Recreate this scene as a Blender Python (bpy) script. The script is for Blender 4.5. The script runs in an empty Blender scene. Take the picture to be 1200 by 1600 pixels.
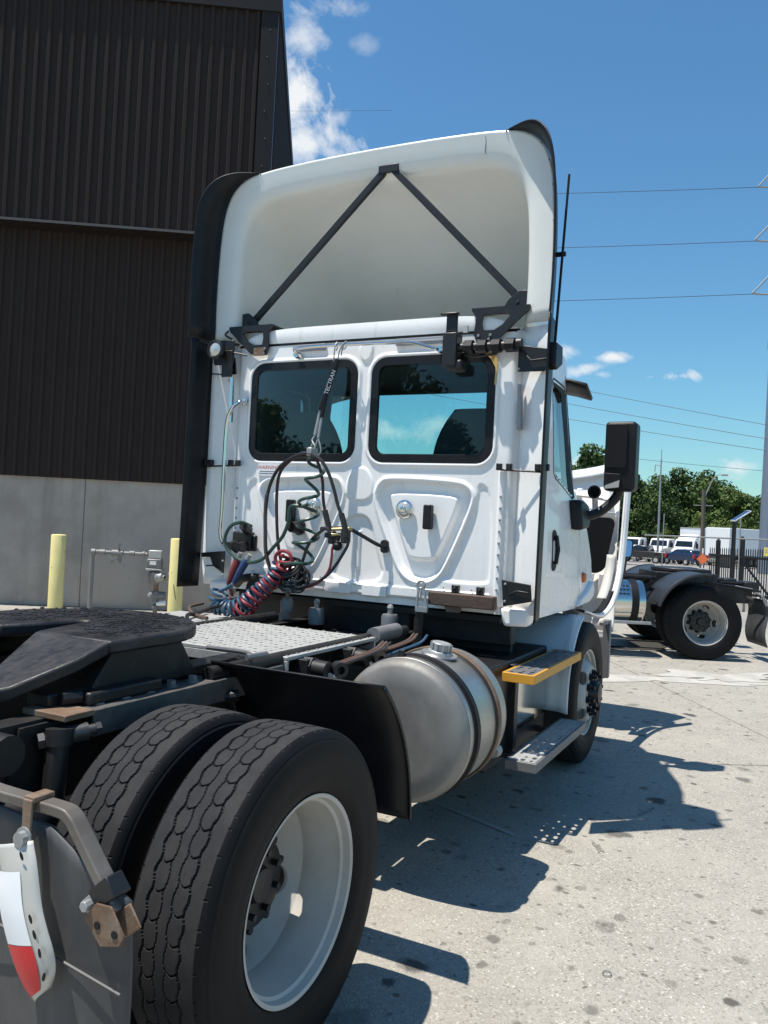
import bpy, math, random
import numpy as np
from mathutils import Vector, Matrix

random.seed(7)
rng = np.random.default_rng(7)
sc = bpy.context.scene
COL = sc.collection
PI = math.pi

# ------------------------------------------------------------------ camera
CX, CY, CZ, YAW, PITCH, ROLL, FPX = -2.1673, -2.4950, 1.6613, 0.46647, 0.01225, 0.04969, 1283.9
_cy, _sy, _cp, _sp = math.cos(YAW), math.sin(YAW), math.cos(PITCH), math.sin(PITCH)
FW = Vector((_cy*_cp, _sy*_cp, _sp))
_r = Vector((_sy, -_cy, 0)); _u = _r.cross(FW)
RT = math.cos(ROLL)*_r + math.sin(ROLL)*_u
UP = -math.sin(ROLL)*_r + math.cos(ROLL)*_u
cd = bpy.data.cameras.new('camera'); cam = bpy.data.objects.new('camera', cd); COL.objects.link(cam)
M = Matrix.Identity(4)
for i in range(3):
    M[i][0], M[i][1], M[i][2] = RT[i], UP[i], -FW[i]
M[0][3], M[1][3], M[2][3] = CX, CY, CZ
cam.matrix_world = M
cd.sensor_fit = 'VERTICAL'; cd.sensor_height = 24.0; cd.lens = 24.0*FPX/1600.0
cd.clip_start = 0.05; cd.clip_end = 3000
sc.camera = cam

# ------------------------------------------------------------------ sun, sky
SUN = Vector((0.220, -0.256, -1.0)).normalized()          # the way the light travels
sl = bpy.data.lights.new('sun', 'SUN'); so = bpy.data.objects.new('sun', sl); COL.objects.link(so)
sl.energy = 5.0; sl.angle = math.radians(0.53); sl.color = (1.0, 0.945, 0.86)
so.rotation_euler = SUN.to_track_quat('-Z', 'Y').to_euler()
so.location = (-20, 25, 90)
w = bpy.data.worlds.new('World'); sc.world = w; w.use_nodes = True
nt = w.node_tree; nt.nodes.clear()
def wn(t, **k):
    n = nt.nodes.new(t)
    for a, b in k.items(): setattr(n, a, b)
    return n
out = wn('ShaderNodeOutputWorld'); bg = wn('ShaderNodeBackground'); bg.inputs[1].default_value = 0.076
sky = wn('ShaderNodeTexSky'); sky.sky_type = 'NISHITA'; sky.sun_disc = False
sky.sun_elevation = math.asin(-SUN.z); sky.sun_rotation = math.atan2(-SUN.x, -SUN.y)
sky.air_density = 1.4; sky.dust_density = 0.0; sky.ozone_density = 1.0; sky.altitude = 200
tc = wn('ShaderNodeTexCoord')
hsv = wn('ShaderNodeMixRGB', blend_type='MULTIPLY'); hsv.inputs[0].default_value = 1; hsv.inputs[2].default_value = (.61, 1.03, 1.29, 1)      # the camera's blue
nt.links.new(sky.outputs[0], hsv.inputs[1])
def vmath(op, a, b=None):
    n = wn('ShaderNodeVectorMath', operation=op)
    for i, x in enumerate((a, b)):
        if x is None: continue
        if isinstance(x, bpy.types.NodeSocket): nt.links.new(x, n.inputs[i])
        else: n.inputs[i].default_value = x
    return n.outputs['Value'] if op in ('DOT_PRODUCT', 'LENGTH') else n.outputs[0]
def smath(op, a, b=None, c=None, clamp=False):
    n = wn('ShaderNodeMath', operation=op); n.use_clamp = clamp
    for i, x in enumerate((a, b, c)):
        if x is None: continue
        if isinstance(x, bpy.types.NodeSocket): nt.links.new(x, n.inputs[i])
        else: n.inputs[i].default_value = x
    return n.outputs[0]
gen = tc.outputs['Generated']
noi = wn('ShaderNodeTexNoise'); noi.inputs['Scale'].default_value = 17; noi.inputs['Detail'].default_value = 9; noi.inputs['Roughness'].default_value = .62; noi.inputs['Distortion'].default_value = .35
nt.links.new(gen, noi.inputs['Vector'])
nsig = smath('SUBTRACT', noi.outputs['Fac'], 0.5)
# clouds: (direction, half width, half height, tilt deg, density)
CLOUDS = [((0.7185, 0.4797, 0.5036), .032, .030, 0, .7), ((0.7382, 0.4974, 0.4557), .050, .055, -20, 1.25),
          ((0.7640, 0.4950, 0.4150), .05, .038, -10, .95), ((0.7664, 0.4687, 0.4393), .022, .014, 25, .5),
          ((0.72, 0.4472, 0.5307), .035, .016, 0, .55), ((0.7491, 0.4312, 0.503), .022, .011, 0, .25),
          ((0.9586, 0.1994, 0.2032), .026, .0080, 0, 1.0), ((0.9553, 0.2275, 0.1888), .030, .0085, 12, .7),
          ((0.9454, 0.2486, 0.211), .030, .011, 0, .6), ((0.9603, 0.2098, 0.1838), .014, .005, 0, .4),
          ((0.9754, 0.1255, 0.1813), .042, .0135, 0, 1.5), ((0.9946, 0.0639, 0.0822), .045, .015, 0, .9),
          ((0.972, 0.2223, 0.0766), .04, .022, 0, .8), ((0.8925, 0.4375, 0.1097), .07, .018, 0, .9),
          ((0.9167, 0.381, 0.118), .05, .014, 0, .7), ((0.40, -0.75, 0.45), .12, .03, 0, .6), ((0.2, 0.9, 0.3), .14, .04, 0, .6)]
tot = None
for d, a, b, ti, dens in CLOUDS:
    D = Vector(d).normalized(); t1 = D.cross(Vector((0, 0, 1))).normalized(); t2 = t1.cross(D)
    ct, st = math.cos(math.radians(ti)), math.sin(math.radians(ti))
    e1 = (t1*ct + t2*st)/a; e2 = (-t1*st + t2*ct)/b
    df = vmath('SUBTRACT', gen, tuple(D))
    u = vmath('DOT_PRODUCT', df, tuple(e1)); v = vmath('DOT_PRODUCT', df, tuple(e2))
    q = smath('ADD', smath('MULTIPLY', u, u), smath('MULTIPLY', v, v))
    # keep the patch on its own side of the dome
    fr = smath('GREATER_THAN', vmath('DOT_PRODUCT', gen, tuple(D)), 0.5)
    m = smath('ADD', smath('SUBTRACT', 0.75, smath('SQRT', q)), smath('MULTIPLY', nsig, 3.6))
    m = smath('MULTIPLY', smath('MULTIPLY', m, 1.3, clamp=True), smath('MULTIPLY', fr, dens))
    tot = m if tot is None else smath('MAXIMUM', tot, m)
mp = wn('ShaderNodeMix'); mp.data_type = 'RGBA'; mp.clamp_factor = True
nt.links.new(tot, mp.inputs[0]); nt.links.new(hsv.outputs[0], mp.inputs[6]); mp.inputs[7].default_value = (8.8, 9.1, 9.4, 1)
nt.links.new(mp.outputs[2], bg.inputs[0]); nt.links.new(bg.outputs[0], out.inputs[0])
vs = sc.view_settings
vs.view_transform = 'Standard'; vs.look = 'None'; vs.gamma = 1.0; vs.use_curve_mapping = False; vs.exposure = 0.40
sc.cycles.max_bounces = 10; sc.cycles.transparent_max_bounces = 16; sc.cycles.use_denoising = True

# ------------------------------------------------------------------ materials
def mat(name, col, rough=.5, metal=0.0, layers=(), bump=None, coat=0.0, spec=.5, rv=0.0, bump2=None):
    """layers: (colour, noise scale, lo, hi, amount, stretch) mixed over the base; bump: (scale, strength, distance)"""
    m = bpy.data.materials.new(name); m.use_nodes = True
    t = m.node_tree; b = t.nodes['Principled BSDF']
    b.inputs['Roughness'].default_value = rough; b.inputs['Metallic'].default_value = metal
    b.inputs['Coat Weight'].default_value = coat; b.inputs['Specular IOR Level'].default_value = spec
    c4 = tuple(col) + (1,)
    b.inputs['Base Color'].default_value = c4
    tcn = t.nodes.new('ShaderNodeTexCoord'); prev = None
    for col2, s, lo, hi, amt, stretch in layers:
        mpn = t.nodes.new('ShaderNodeMapping'); mpn.inputs['Scale'].default_value = stretch
        t.links.new(tcn.outputs['Object'], mpn.inputs[0])
        n = t.nodes.new('ShaderNodeTexNoise'); n.inputs['Scale'].default_value = s; n.inputs['Detail'].default_value = 7; n.inputs['Roughness'].default_value = .6
        t.links.new(mpn.outputs[0], n.inputs['Vector'])
        r = t.nodes.new('ShaderNodeMapRange'); r.inputs[1].default_value = lo; r.inputs[2].default_value = hi; r.inputs[4].default_value = amt
        t.links.new(n.outputs['Fac'], r.inputs[0])
        x = t.nodes.new('ShaderNodeMix'); x.data_type = 'RGBA'
        t.links.new(r.outputs[0], x.inputs[0])
        if prev is None: x.inputs[6].default_value = c4
        else: t.links.new(prev, x.inputs[6])
        x.inputs[7].default_value = tuple(col2) + (1,)
        prev = x.outputs[2]
        lastn = n
    if prev is not None: t.links.new(prev, b.inputs['Base Color'])
    if rv and layers:
        r = t.nodes.new('ShaderNodeMapRange'); r.inputs[1].default_value = .3; r.inputs[2].default_value = .7
        r.inputs[3].default_value = rough - rv; r.inputs[4].default_value = rough + rv
        t.links.new(lastn.outputs['Fac'], r.inputs[0]); t.links.new(r.outputs[0], b.inputs['Roughness'])
    nrm = None
    for bp in (bump, bump2):
        if not bp: continue
        n = t.nodes.new('ShaderNodeTexNoise'); n.inputs['Scale'].default_value = bp[0]; n.inputs['Detail'].default_value = 6
        t.links.new(tcn.outputs['Object'], n.inputs['Vector'])
        k = t.nodes.new('ShaderNodeBump'); k.inputs['Strength'].default_value = bp[1]; k.inputs['Distance'].default_value = bp[2]
        t.links.new(n.outputs['Fac'], k.inputs['Height'])
        if nrm: t.links.new(nrm, k.inputs['Normal'])
        nrm = k.outputs[0]
    if nrm: t.links.new(nrm, b.inputs['Normal'])
    return m
S1 = (1, 1, 1)
white = mat('white_paint', (.90, .88, .855), .30, 0, [((.62, .60, .54), 2.2, .55, .9, .35, S1), ((.40, .35, .28), 9, .57, .80, .42, (1, 1, .12)), ((.30, .26, .21), 30, .66, .8, .35, (1, 1, .4))], (3, .06, .02), coat=.4, rv=.06)
fairw = mat('white_fibreglass', (.76, .765, .72), .34, 0, [((.58, .58, .52), 1.1, .45, .75, .55, S1), ((.45, .43, .37), 7, .66, .85, .5, S1)], (2.2, .10, .03), coat=.2)
pale = mat('sky_tinted_white_paint', (.70, .76, .79), .35, 0, [((.52, .53, .52), 5, .5, .85, .4, S1)], coat=.2)  # white paint in shade; the sky's reflected blue is put into the colour
rimw = mat('white_rim_paint', (.47, .445, .405), .42, 0, [((.30, .25, .18), 3.5, .50, .75, .6, S1), ((.20, .16, .12), 16, .64, .82, .5, S1)], (30, .08, .004))
rubber = mat('black_rubber', (.008, .0085, .010), .55, 0, [((.025, .025, .027), 6, .55, .85, .5, S1)], spec=.25)
tread = mat('dusty_tread_rubber', (.026, .026, .028), .85, 0, [((.050, .048, .046), 7, .42, .72, .7, S1), ((.10, .095, .088), 60, .70, .80, .5, S1), ((.018, .018, .019), 40, .5, .8, .6, S1)], (220, .25, .002), spec=.2)
side = mat('tyre_sidewall_rubber', (.006, .006, .007), .6, 0, [((.013, .0125, .0125), 7, .5, .8, .6, S1)], (150, .12, .002), spec=.18)
plast = mat('black_plastic', (.008, .008, .0095), .42, 0, [((.04, .04, .042), 5, .5, .85, .5, S1)], (120, .1, .001), spec=.3)
bmet = mat('black_painted_steel', (.009, .009, .010), .45, 0, [((.06, .05, .045), 11, .56, .8, .6, S1), ((.10, .055, .03), 24, .66, .8, .5, S1)], (60, .2, .002))
frame_m = mat('dirty_frame_steel', (.007, .0065, .0065), .55, 0, [((.05, .045, .04), 7, .5, .8, .6, S1), ((.09, .06, .04), 22, .62, .8, .5, S1)], (40, .3, .003))
greasy = mat('greasy_black_steel', (.010, .010, .012), .48, .0, [((.042, .043, .046), 4, .5, .75, .75, S1), ((.17, .095, .045), 13, .69, .80, .6, S1)], (45, .5, .005), bump2=(7, .35, .010), rv=.15)
rust = mat('rusty_steel', (.17, .105, .065), .7, .2, [((.30, .25, .20), 12, .45, .75, .6, S1), ((.06, .04, .03), 20, .55, .8, .7, S1)], (60, .5, .004))
galv = mat('galvanised_steel', (.36, .37, .37), .5, .5, [((.24, .24, .24), 14, .45, .75, .6, S1)], (40, .15, .002))
alum = mat('worn_aluminium', (.42, .41, .385), .40, .85, [((.36, .34, .31), 5, .42, .75, .7, (1, 1, 1)), ((.60, .60, .58), 30, .55, .8, .6, (.2, 1, 1)), ((.27, .21, .15), 3, .60, .85, .5, S1)], (26, .10, .004), rv=.10)
alumd = mat('dull_tank_end', (.25, .245, .23), .6, .45, [((.17, .16, .145), 2.6, .42, .7, .8, S1), ((.33, .32, .30), 9, .55, .8, .6, (1, 1, .4)), ((.24, .15, .085), 2.0, .58, .8, .6, S1), ((.09, .085, .08), 12, .64, .8, .6, S1)], (26, .10, .004), rv=.1)
polish = mat('polished_aluminium', (.62, .61, .58), .12, 1.0, [((.45, .42, .37), 6, .5, .8, .5, S1)])
chrome = mat('chrome', (.70, .70, .69), .15, 1.0, [((.4, .38, .36), 12, .55, .8, .5, S1)])
grey = mat('grey_steel', (.17, .17, .175), .5, .3, [((.26, .26, .25), 12, .5, .8, .6, S1)], (40, .2, .002))
lgrey = mat('light_grey_plate', (.46, .46, .44), .5, .3, [((.30, .29, .27), 9, .45, .8, .6, S1), ((.60, .60, .58), 25, .55, .8, .5, S1)], (70, .3, .003))
yellow = mat('amber_step_paint', (.62, .30, .03), .5, 0, [((.40, .22, .05), 20, .55, .8, .6, S1)])
bollm = mat('faded_yellow_paint', (.72, .63, .27), .6, 0, [((.60, .52, .24), 5, .45, .75, .6, S1), ((.16, .12, .07), 13, .64, .72, .8, S1)], (30, .2, .003))
amber = mat('amber_lens', (.60, .14, .03), .2, 0)
orange = mat('orange_plastic', (.75, .16, .05), .5, 0)
redl = mat('red_lens', (.5, .02, .02), .25, 0)
lens = mat('clear_lens', (.62, .62, .58), .12, .5)
cyanp = mat('grey_seal', (.30, .31, .34), .5, 0)
redp = mat('red_hose', (.24, .025, .035), .4, 0); bluep = mat('blue_hose', (.03, .085, .15), .4, 0); greenp = mat('dark_green_cable', (.018, .055, .042), .4, 0)
redgrip = mat('red_grip', (.20, .025, .03), .5, 0); bluegrip = mat('blue_grip', (.02, .045, .13), .5, 0)
blackh = mat('black_hose', (.014, .014, .014), .45, 0); brass = mat('brass', (.30, .25, .13), .45, .7); copper = mat('copper_line', (.14, .085, .065), .5, .3)
label = mat('white_label', (.82, .82, .82), .5); labred = mat('label_red_print', (.55, .05, .04), .6); labblk = mat('label_black_print', (.05, .05, .05), .6)
flapm = mat('grey_mud_flap', (.050, .051, .055), .55, 0, [((.13, .13, .13), 6, .45, .75, .6, (1, 1, .3)), ((.03, .03, .03), 14, .5, .8, .6, (1, 1, .4))], (12, .1, .004))
tapew = mat('white_reflective_tape', (.80, .81, .82), .3); taper = mat('red_reflective_tape', (.62, .015, .02), .3); plateg = mat('grey_white_plate', (.52, .51, .47), .45, .2, [((.40, .38, .33), 9, .5, .8, .5, S1)])
stain = mat('yellow_sealant', (.55, .38, .13), .6)
seatm = mat('dark_seat_cloth', (.02, .02, .022), .8); intm = mat('dark_cab_trim', (.030, .030, .032), .7)
dkblue = mat('blue_car_paint', (.012, .03, .085), .25, .3, coat=.6); dkgrey = mat('dark_grey_car_paint', (.02, .021, .024), .25, .3, coat=.6)
tyrefar = mat('plain_tyre', (.018, .018, .018), .7); mirrm = mat('mirror_face', (.75, .78, .8), .03, 1.0)
glassd = mat('dark_car_glass', (.01, .012, .014), .06, 0, spec=.8)
trucwhite = mat('truck_white', (.80, .80, .80), .35, 0, coat=.2); boxwhite = mat('box_body_white', (.78, .79, .80), .45)
grille = mat('dark_grille', (.02, .02, .02), .5)
clad = mat('dark_brown_cladding', (.034, .0255, .0225), .6, 0, [((.042, .033, .029), 3, .45, .8, .5, (1, 1, .15)), ((.060, .050, .044), 14, .62, .85, .35, (1, 1, .06))], spec=.10)
cladt = mat('dark_trim', (.018, .014, .013), .5, spec=.25)
coping = mat('blue_edge_flashing', (.10, .14, .25), .35)
concw = mat('cast_concrete', (.385, .345, .305), .85, 0, [((.25, .22, .195), 1.1, .42, .68, .75, S1), ((.43, .395, .355), 3.5, .5, .8, .5, S1), ((.13, .12, .11), 7, .64, .74, .65, S1), ((.20, .18, .155), 2.2, .52, .75, .6, (1.5, 1.5, .15))], (25, .25, .006))
pylm = mat('pylon_steel', (.17, .20, .25), .5, .3, [((.20, .23, .28), .8, .4, .7, .6, S1)])
wirem = mat('wire', (.03, .035, .045), .6)
wood = mat('weathered_pole', (.11, .085, .07), .8); curb = mat('pale_concrete_kerb', (.48, .45, .40), .85, 0, [((.38, .36, .33), 4, .45, .75, .6, S1)])
fencem = mat('black_fence_steel', (.012, .012, .013), .4)
solarm = mat('solar_cells', (.02, .04, .11), .15, 0, coat=.5)
asph = mat('far_pavement', (.27, .258, .235), .9, 0, [((.20, .19, .18), .25, .4, .7, .6, S1), ((.36, .35, .32), 1.2, .5, .8, .5, S1)])
grassm = mat('grass', (.06, .09, .025), .9, 0, [((.10, .10, .04), .3, .4, .7, .6, S1)])
bark = mat('bark', (.06, .05, .04), .9)

# glass that lets the cab interior show through
def glass(name, tint, refl=1.0, ior=1.5):
    m = bpy.data.materials.new(name); m.use_nodes = True; t = m.node_tree; t.nodes.clear()
    o = t.nodes.new('ShaderNodeOutputMaterial'); mx = t.nodes.new('ShaderNodeMixShader')
    tr = t.nodes.new('ShaderNodeBsdfTransparent'); gl = t.nodes.new('ShaderNodeBsdfGlossy'); fr = t.nodes.new('ShaderNodeFresnel')
    tr.inputs[0].default_value = tuple(tint) + (1,); gl.inputs['Roughness'].default_value = .01; gl.inputs[0].default_value = (refl, refl, refl, 1)
    fr.inputs[0].default_value = ior
    t.links.new(fr.outputs[0], mx.inputs[0]); t.links.new(tr.outputs[0], mx.inputs[1]); t.links.new(gl.outputs[0], mx.inputs[2]); t.links.new(mx.outputs[0], o.inputs[0])
    return m
winglass = glass('rear_window_glass', (.60, .86, .88), .9, 1.5)
wsglass = glass('windshield_glass', (.78, .92, .90), .9, 1.45)
doorglass = glass('door_glass', (.20, .26, .28), 1.0, 2.4)

# yard concrete: exposed aggregate, oil drips
def yard_mat():
    m = bpy.data.materials.new('yard_concrete'); m.use_nodes = True; t = m.node_tree; b = t.nodes['Principled BSDF']
    b.inputs['Roughness'].default_value = .85; b.inputs['Specular IOR Level'].default_value = .3
    c = t.nodes.new('ShaderNodeTexCoord'); P = c.outputs['Object']
    def noise(s, det=6, ro=.6):
        n = t.nodes.new('ShaderNodeTexNoise'); n.inputs['Scale'].default_value = s; n.inputs['Detail'].default_value = det; n.inputs['Roughness'].default_value = ro
        t.links.new(P, n.inputs['Vector']); return n.outputs['Fac']
    def rng_(x, lo, hi, a=0, z=1):
        r = t.nodes.new('ShaderNodeMapRange'); r.inputs[1].default_value = lo; r.inputs[2].default_value = hi; r.inputs[3].default_value = a; r.inputs[4].default_value = z
        t.links.new(x, r.inputs[0]); return r.outputs[0]
    def mix(f, a, bcol, mode='MIX'):
        x = t.nodes.new('ShaderNodeMix'); x.data_type = 'RGBA'; x.blend_type = mode
        t.links.new(f, x.inputs[0])
        for i, v in ((6, a), (7, bcol)):
            if isinstance(v, bpy.types.NodeSocket): t.links.new(v, x.inputs[i])
            else: x.inputs[i].default_value = tuple(v) + (1,)
        return x.outputs[2]
    def mth(op, a, b_):
        x = t.nodes.new('ShaderNodeMath'); x.operation = op
        for i, v in enumerate((a, b_)):
            if isinstance(v, bpy.types.NodeSocket): t.links.new(v, x.inputs[i])
            else: x.inputs[i].default_value = v
        return x.outputs[0]
    vo = t.nodes.new('ShaderNodeTexVoronoi'); vo.inputs['Scale'].default_value = 125; t.links.new(P, vo.inputs['Vector'])
    sep = t.nodes.new('ShaderNodeSeparateColor'); t.links.new(vo.outputs['Color'], sep.inputs[0])
    agg = mix(rng_(sep.outputs[0], .2, .9), (.290, .270, .232), (.385, .360, .312))
    agg = mix(rng_(sep.outputs[1], .945, .985), agg, (.56, .535, .48))
    agg = mix(rng_(sep.outputs[2], .94, .98), agg, (.20, .17, .14))
    c1 = mix(rng_(noise(.45, 8, .65), .42, .68, 0, .42), agg, (.265, .248, .215))
    c1 = mix(rng_(noise(2.3), .45, .75, 0, .55), c1, (.41, .385, .33))
    c1 = mix(rng_(noise(6.5), .50, .78, 0, .4), c1, (.24, .225, .20))
    # oil drips: round dark spots at two sizes, some only
    for s, th, keep, dark, amt in ((1.9, .11, .25, (.040, .037, .035), .95), (4.4, .13, .40, (.055, .050, .045), .85), (9.5, .14, .60, (.09, .080, .070), .8), (19.0, .15, .72, (.12, .105, .09), .7)):
        nd = t.nodes.new('ShaderNodeTexNoise'); nd.inputs['Scale'].default_value = s*3.2; nd.inputs['Detail'].default_value = 4; t.links.new(P, nd.inputs['Vector'])
        ad = t.nodes.new('ShaderNodeMixRGB'); ad.blend_type = 'ADD'; ad.inputs[0].default_value = .30/s
        t.links.new(P, ad.inputs[1]); t.links.new(nd.outputs['Color'], ad.inputs[2])
        v2 = t.nodes.new('ShaderNodeTexVoronoi'); v2.inputs['Scale'].default_value = s; v2.voronoi_dimensions = '2D'; v2.inputs['Randomness'].default_value = 1
        t.links.new(ad.outputs[0], v2.inputs['Vector'])
        s2 = t.nodes.new('ShaderNodeSeparateColor'); t.links.new(v2.outputs['Color'], s2.inputs[0])
        size = rng_(s2.outputs[1], 0, 1, th*.35, th*1.15)
        f = rng_(mth('SUBTRACT', v2.outputs['Distance'], size), -.035, .02, 1, 0)
        f = mth('MULTIPLY', mth('MULTIPLY', f, mth('GREATER_THAN', s2.outputs[0], keep)), mth('MULTIPLY', rng_(s2.outputs[2], 0, 1, .35, 1), amt))
        c1 = mix(f, c1, dark)
    t.links.new(c1, b.inputs['Base Color'])
    k = t.nodes.new('ShaderNodeBump'); k.inputs['Strength'].default_value = .55; k.inputs['Distance'].default_value = .004
    t.links.new(mth('ADD', vo.outputs['Distance'], noise(40)), k.inputs['Height']); t.links.new(k.outputs[0], b.inputs['Normal'])
    return m
yard = yard_mat()
spill = mat('dried_white_spill', (.44, .42, .375), .9, 0, [((.33, .315, .285), 3, .42, .62, .9, S1), ((.50, .48, .44), 40, .5, .7, .5, S1)], (60, .4, .004))
joint = mat('joint_sealant', (.40, .385, .36), .9)

def leaf_mat(name, c1, c2, c3):
    m = bpy.data.materials.new(name); m.use_nodes = True; t = m.node_tree; b = t.nodes['Principled BSDF']; b.inputs['Roughness'].default_value = .6
    b.inputs['Specular IOR Level'].default_value = .25
    c = t.nodes.new('ShaderNodeTexCoord'); n = t.nodes.new('ShaderNodeTexNoise'); n.inputs['Scale'].default_value = .55; n.inputs['Detail'].default_value = 4
    t.links.new(c.outputs['Object'], n.inputs['Vector'])
    r = t.nodes.new('ShaderNodeValToRGB'); r.color_ramp.elements[0].position = .32; r.color_ramp.elements[0].color = tuple(c1) + (1,)
    r.color_ramp.elements[1].position = .68; r.color_ramp.elements[1].color = tuple(c3) + (1,)
    e = r.color_ramp.elements.new(.5); e.color = tuple(c2) + (1,)
    t.links.new(n.outputs['Fac'], r.inputs[0]); t.links.new(r.outputs[0], b.inputs['Base Color'])
    return m
leafa = leaf_mat('leaves_deep_green', (.026, .052, .015), (.050, .090, .023), (.085, .135, .036))
leafb = leaf_mat('leaves_mid_green', (.045, .080, .018), (.080, .125, .030), (.12, .17, .042))
leafc = leaf_mat('leaves_yellow_green', (.07, .11, .02), (.11, .15, .03), (.14, .18, .05))

# ------------------------------------------------------------------ mesh helpers
class MB:
    def __init__(s): s.v = []; s.f = []; s.m = []
    def add(s, vs, fs, mi=0):
        o = len(s.v); s.v += [tuple(p) for p in vs]
        for f in fs: s.f.append(tuple(i + o for i in f)); s.m.append(mi)
        return s
    def box(s, x0, x1, y0, y1, z0, z1, mi=0):
        return s.add([(x0, y0, z0), (x1, y0, z0), (x1, y1, z0), (x0, y1, z0), (x0, y0, z1), (x1, y0, z1), (x1, y1, z1), (x0, y1, z1)],
                     [(0, 3, 2, 1), (4, 5, 6, 7), (0, 1, 5, 4), (1, 2, 6, 5), (2, 3, 7, 6), (3, 0, 4, 7)], mi)
    def bar(s, p0, p1, w, h, up=(0, 0, 1), mi=0):
        p0, p1 = Vector(p0), Vector(p1); d = (p1 - p0).normalized(); a = d.cross(Vector(up))
        if a.length < 1e-4: a = d.cross(Vector((0, 1, 0)))
        a.normalize(); b = a.cross(d); a *= w/2; b *= h/2
        V = [p0 - a - b, p0 + a - b, p0 + a + b, p0 - a + b, p1 - a - b, p1 + a - b, p1 + a + b, p1 - a + b]
        return s.add(V, [(0, 1, 2, 3), (7, 6, 5, 4), (0, 4, 5, 1), (1, 5, 6, 2), (2, 6, 7, 3), (3, 7, 4, 0)], mi)
    def tube(s, pts, r, n=8, closed=False, mi=0, cap=True):
        P = [Vector(p) for p in pts]; N = len(P); rr = r if hasattr(r, '__len__') else [r]*N
        T = []
        for i in range(N):
            a = P[(i - 1) % N] if (closed or i) else P[i]; b = P[(i + 1) % N] if (closed or i < N - 1) else P[i]
            T.append((b - a).normalized())
        u = T[0].orthogonal().normalized(); V = []
        for i in range(N):
            u = (u - T[i]*u.dot(T[i])); u.normalize(); w_ = T[i].cross(u)
            for k in range(n):
                an = 2*PI*k/n; V.append(P[i] + rr[i]*(math.cos(an)*u + math.sin(an)*w_))
        F = []
        for i in range(N if closed else N - 1):
            j = (i + 1) % N
            for k in range(n): F.append((i*n + k, i*n + (k + 1) % n, j*n + (k + 1) % n, j*n + k))
        if not closed and cap: F += [tuple(range(n))[::-1], tuple((N - 1)*n + k for k in range(n))]
        return s.add(V, F, mi)
    def cyl(s, p0, p1, r0, r1=None, n=16, mi=0):
        return s.tube([p0, p1], [r0, r0 if r1 is None else r1], n, mi=mi)
    def lathe(s, prof, o, ax, n=32, mi=0, a0=0, a1=2*PI, mis=None):
        """prof = (along axis, radius)"""
        o = Vector(o); ax = Vector(ax).normalized(); u = ax.orthogonal().normalized() if abs(ax.y) < .9 else Vector((1, 0, 0)); w_ = ax.cross(u)
        full = abs(a1 - a0 - 2*PI) < 1e-6; m = n if full else n + 1; V = []; F = []
        for k in range(m):
            an = a0 + (a1 - a0)*k/n; d = math.cos(an)*u + math.sin(an)*w_
            for a, r in prof: V.append(o + ax*a + d*r)
        L = len(prof); b0 = len(s.v)
        for k in range(n):
            j = (k + 1) % m
            for i in range(L - 1):
                F.append((k*L + i, j*L + i, j*L + i + 1, k*L + i + 1))
        s.add(V, F, mi)
        if mis:
            for q in range(len(F)): s.m[len(s.m) - len(F) + q] = mis[q % (L - 1)]
        return s
    def grid(s, fn, nu, nv, skip=None, mi=0, flip=False):
        V = [fn(i/nu, j/nv) for i in range(nu + 1) for j in range(nv + 1)]; F = []
        for i in range(nu):
            for j in range(nv):
                if skip and skip(i, j): continue
                a = i*(nv + 1) + j; q = (a, a + nv + 1, a + nv + 2, a + 1)
                F.append(q[::-1] if flip else q)
        return s.add(V, F, mi)
    def prism(s, poly, fn, w0, w1, mi=0):
        n = len(poly); V = [fn(a, b, w0) for a, b in poly] + [fn(a, b, w1) for a, b in poly]
        F = [tuple(range(n))[::-1], tuple(range(n, 2*n))] + [(i, (i + 1) % n, n + (i + 1) % n, n + i) for i in range(n)]
        return s.add(V, F, mi)
    def ring(s, pa, pb, mi=0):
        """quads between two closed loops of the same length"""
        n = len(pa); return s.add(list(pa) + list(pb), [(i, (i + 1) % n, n + (i + 1) % n, n + i) for i in range(n)], mi)
    def sphere(s, c, r, n=8, sz=1.0, mi=0):
        c = Vector(c); m = max(3, n//2); V = [c + Vector((0, 0, r*sz))]
        for i in range(1, m):
            a = PI*i/m
            for k in range(n): V.append(c + Vector((r*math.sin(a)*math.cos(2*PI*k/n), r*math.sin(a)*math.sin(2*PI*k/n), r*sz*math.cos(a))))
        V.append(c - Vector((0, 0, r*sz))); F = [(0, 1 + k, 1 + (k + 1) % n) for k in range(n)]
        for i in range(m - 2):
            for k in range(n): F.append((1 + i*n + k, 1 + (i + 1)*n + k, 1 + (i + 1)*n + (k + 1) % n, 1 + i*n + (k + 1) % n))
        e = len(V) - 1; F += [(e, 1 + (m - 2)*n + (k + 1) % n, 1 + (m - 2)*n + k) for k in range(n)]
        return s.add(V, F, mi)
    def mesh(s, name, mats, ang=35, smooth=True):
        me = bpy.data.meshes.new(name); me.from_pydata(s.v, [], s.f)
        for m in (mats if isinstance(mats, (list, tuple)) else [mats]): me.materials.append(m)
        if any(s.m): me.polygons.foreach_set('material_index', s.m)
        if smooth:
            me.polygons.foreach_set('use_smooth', [True]*len(me.polygons)); me.set_sharp_from_angle(angle=math.radians(ang))
        me.update(); return me
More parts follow.
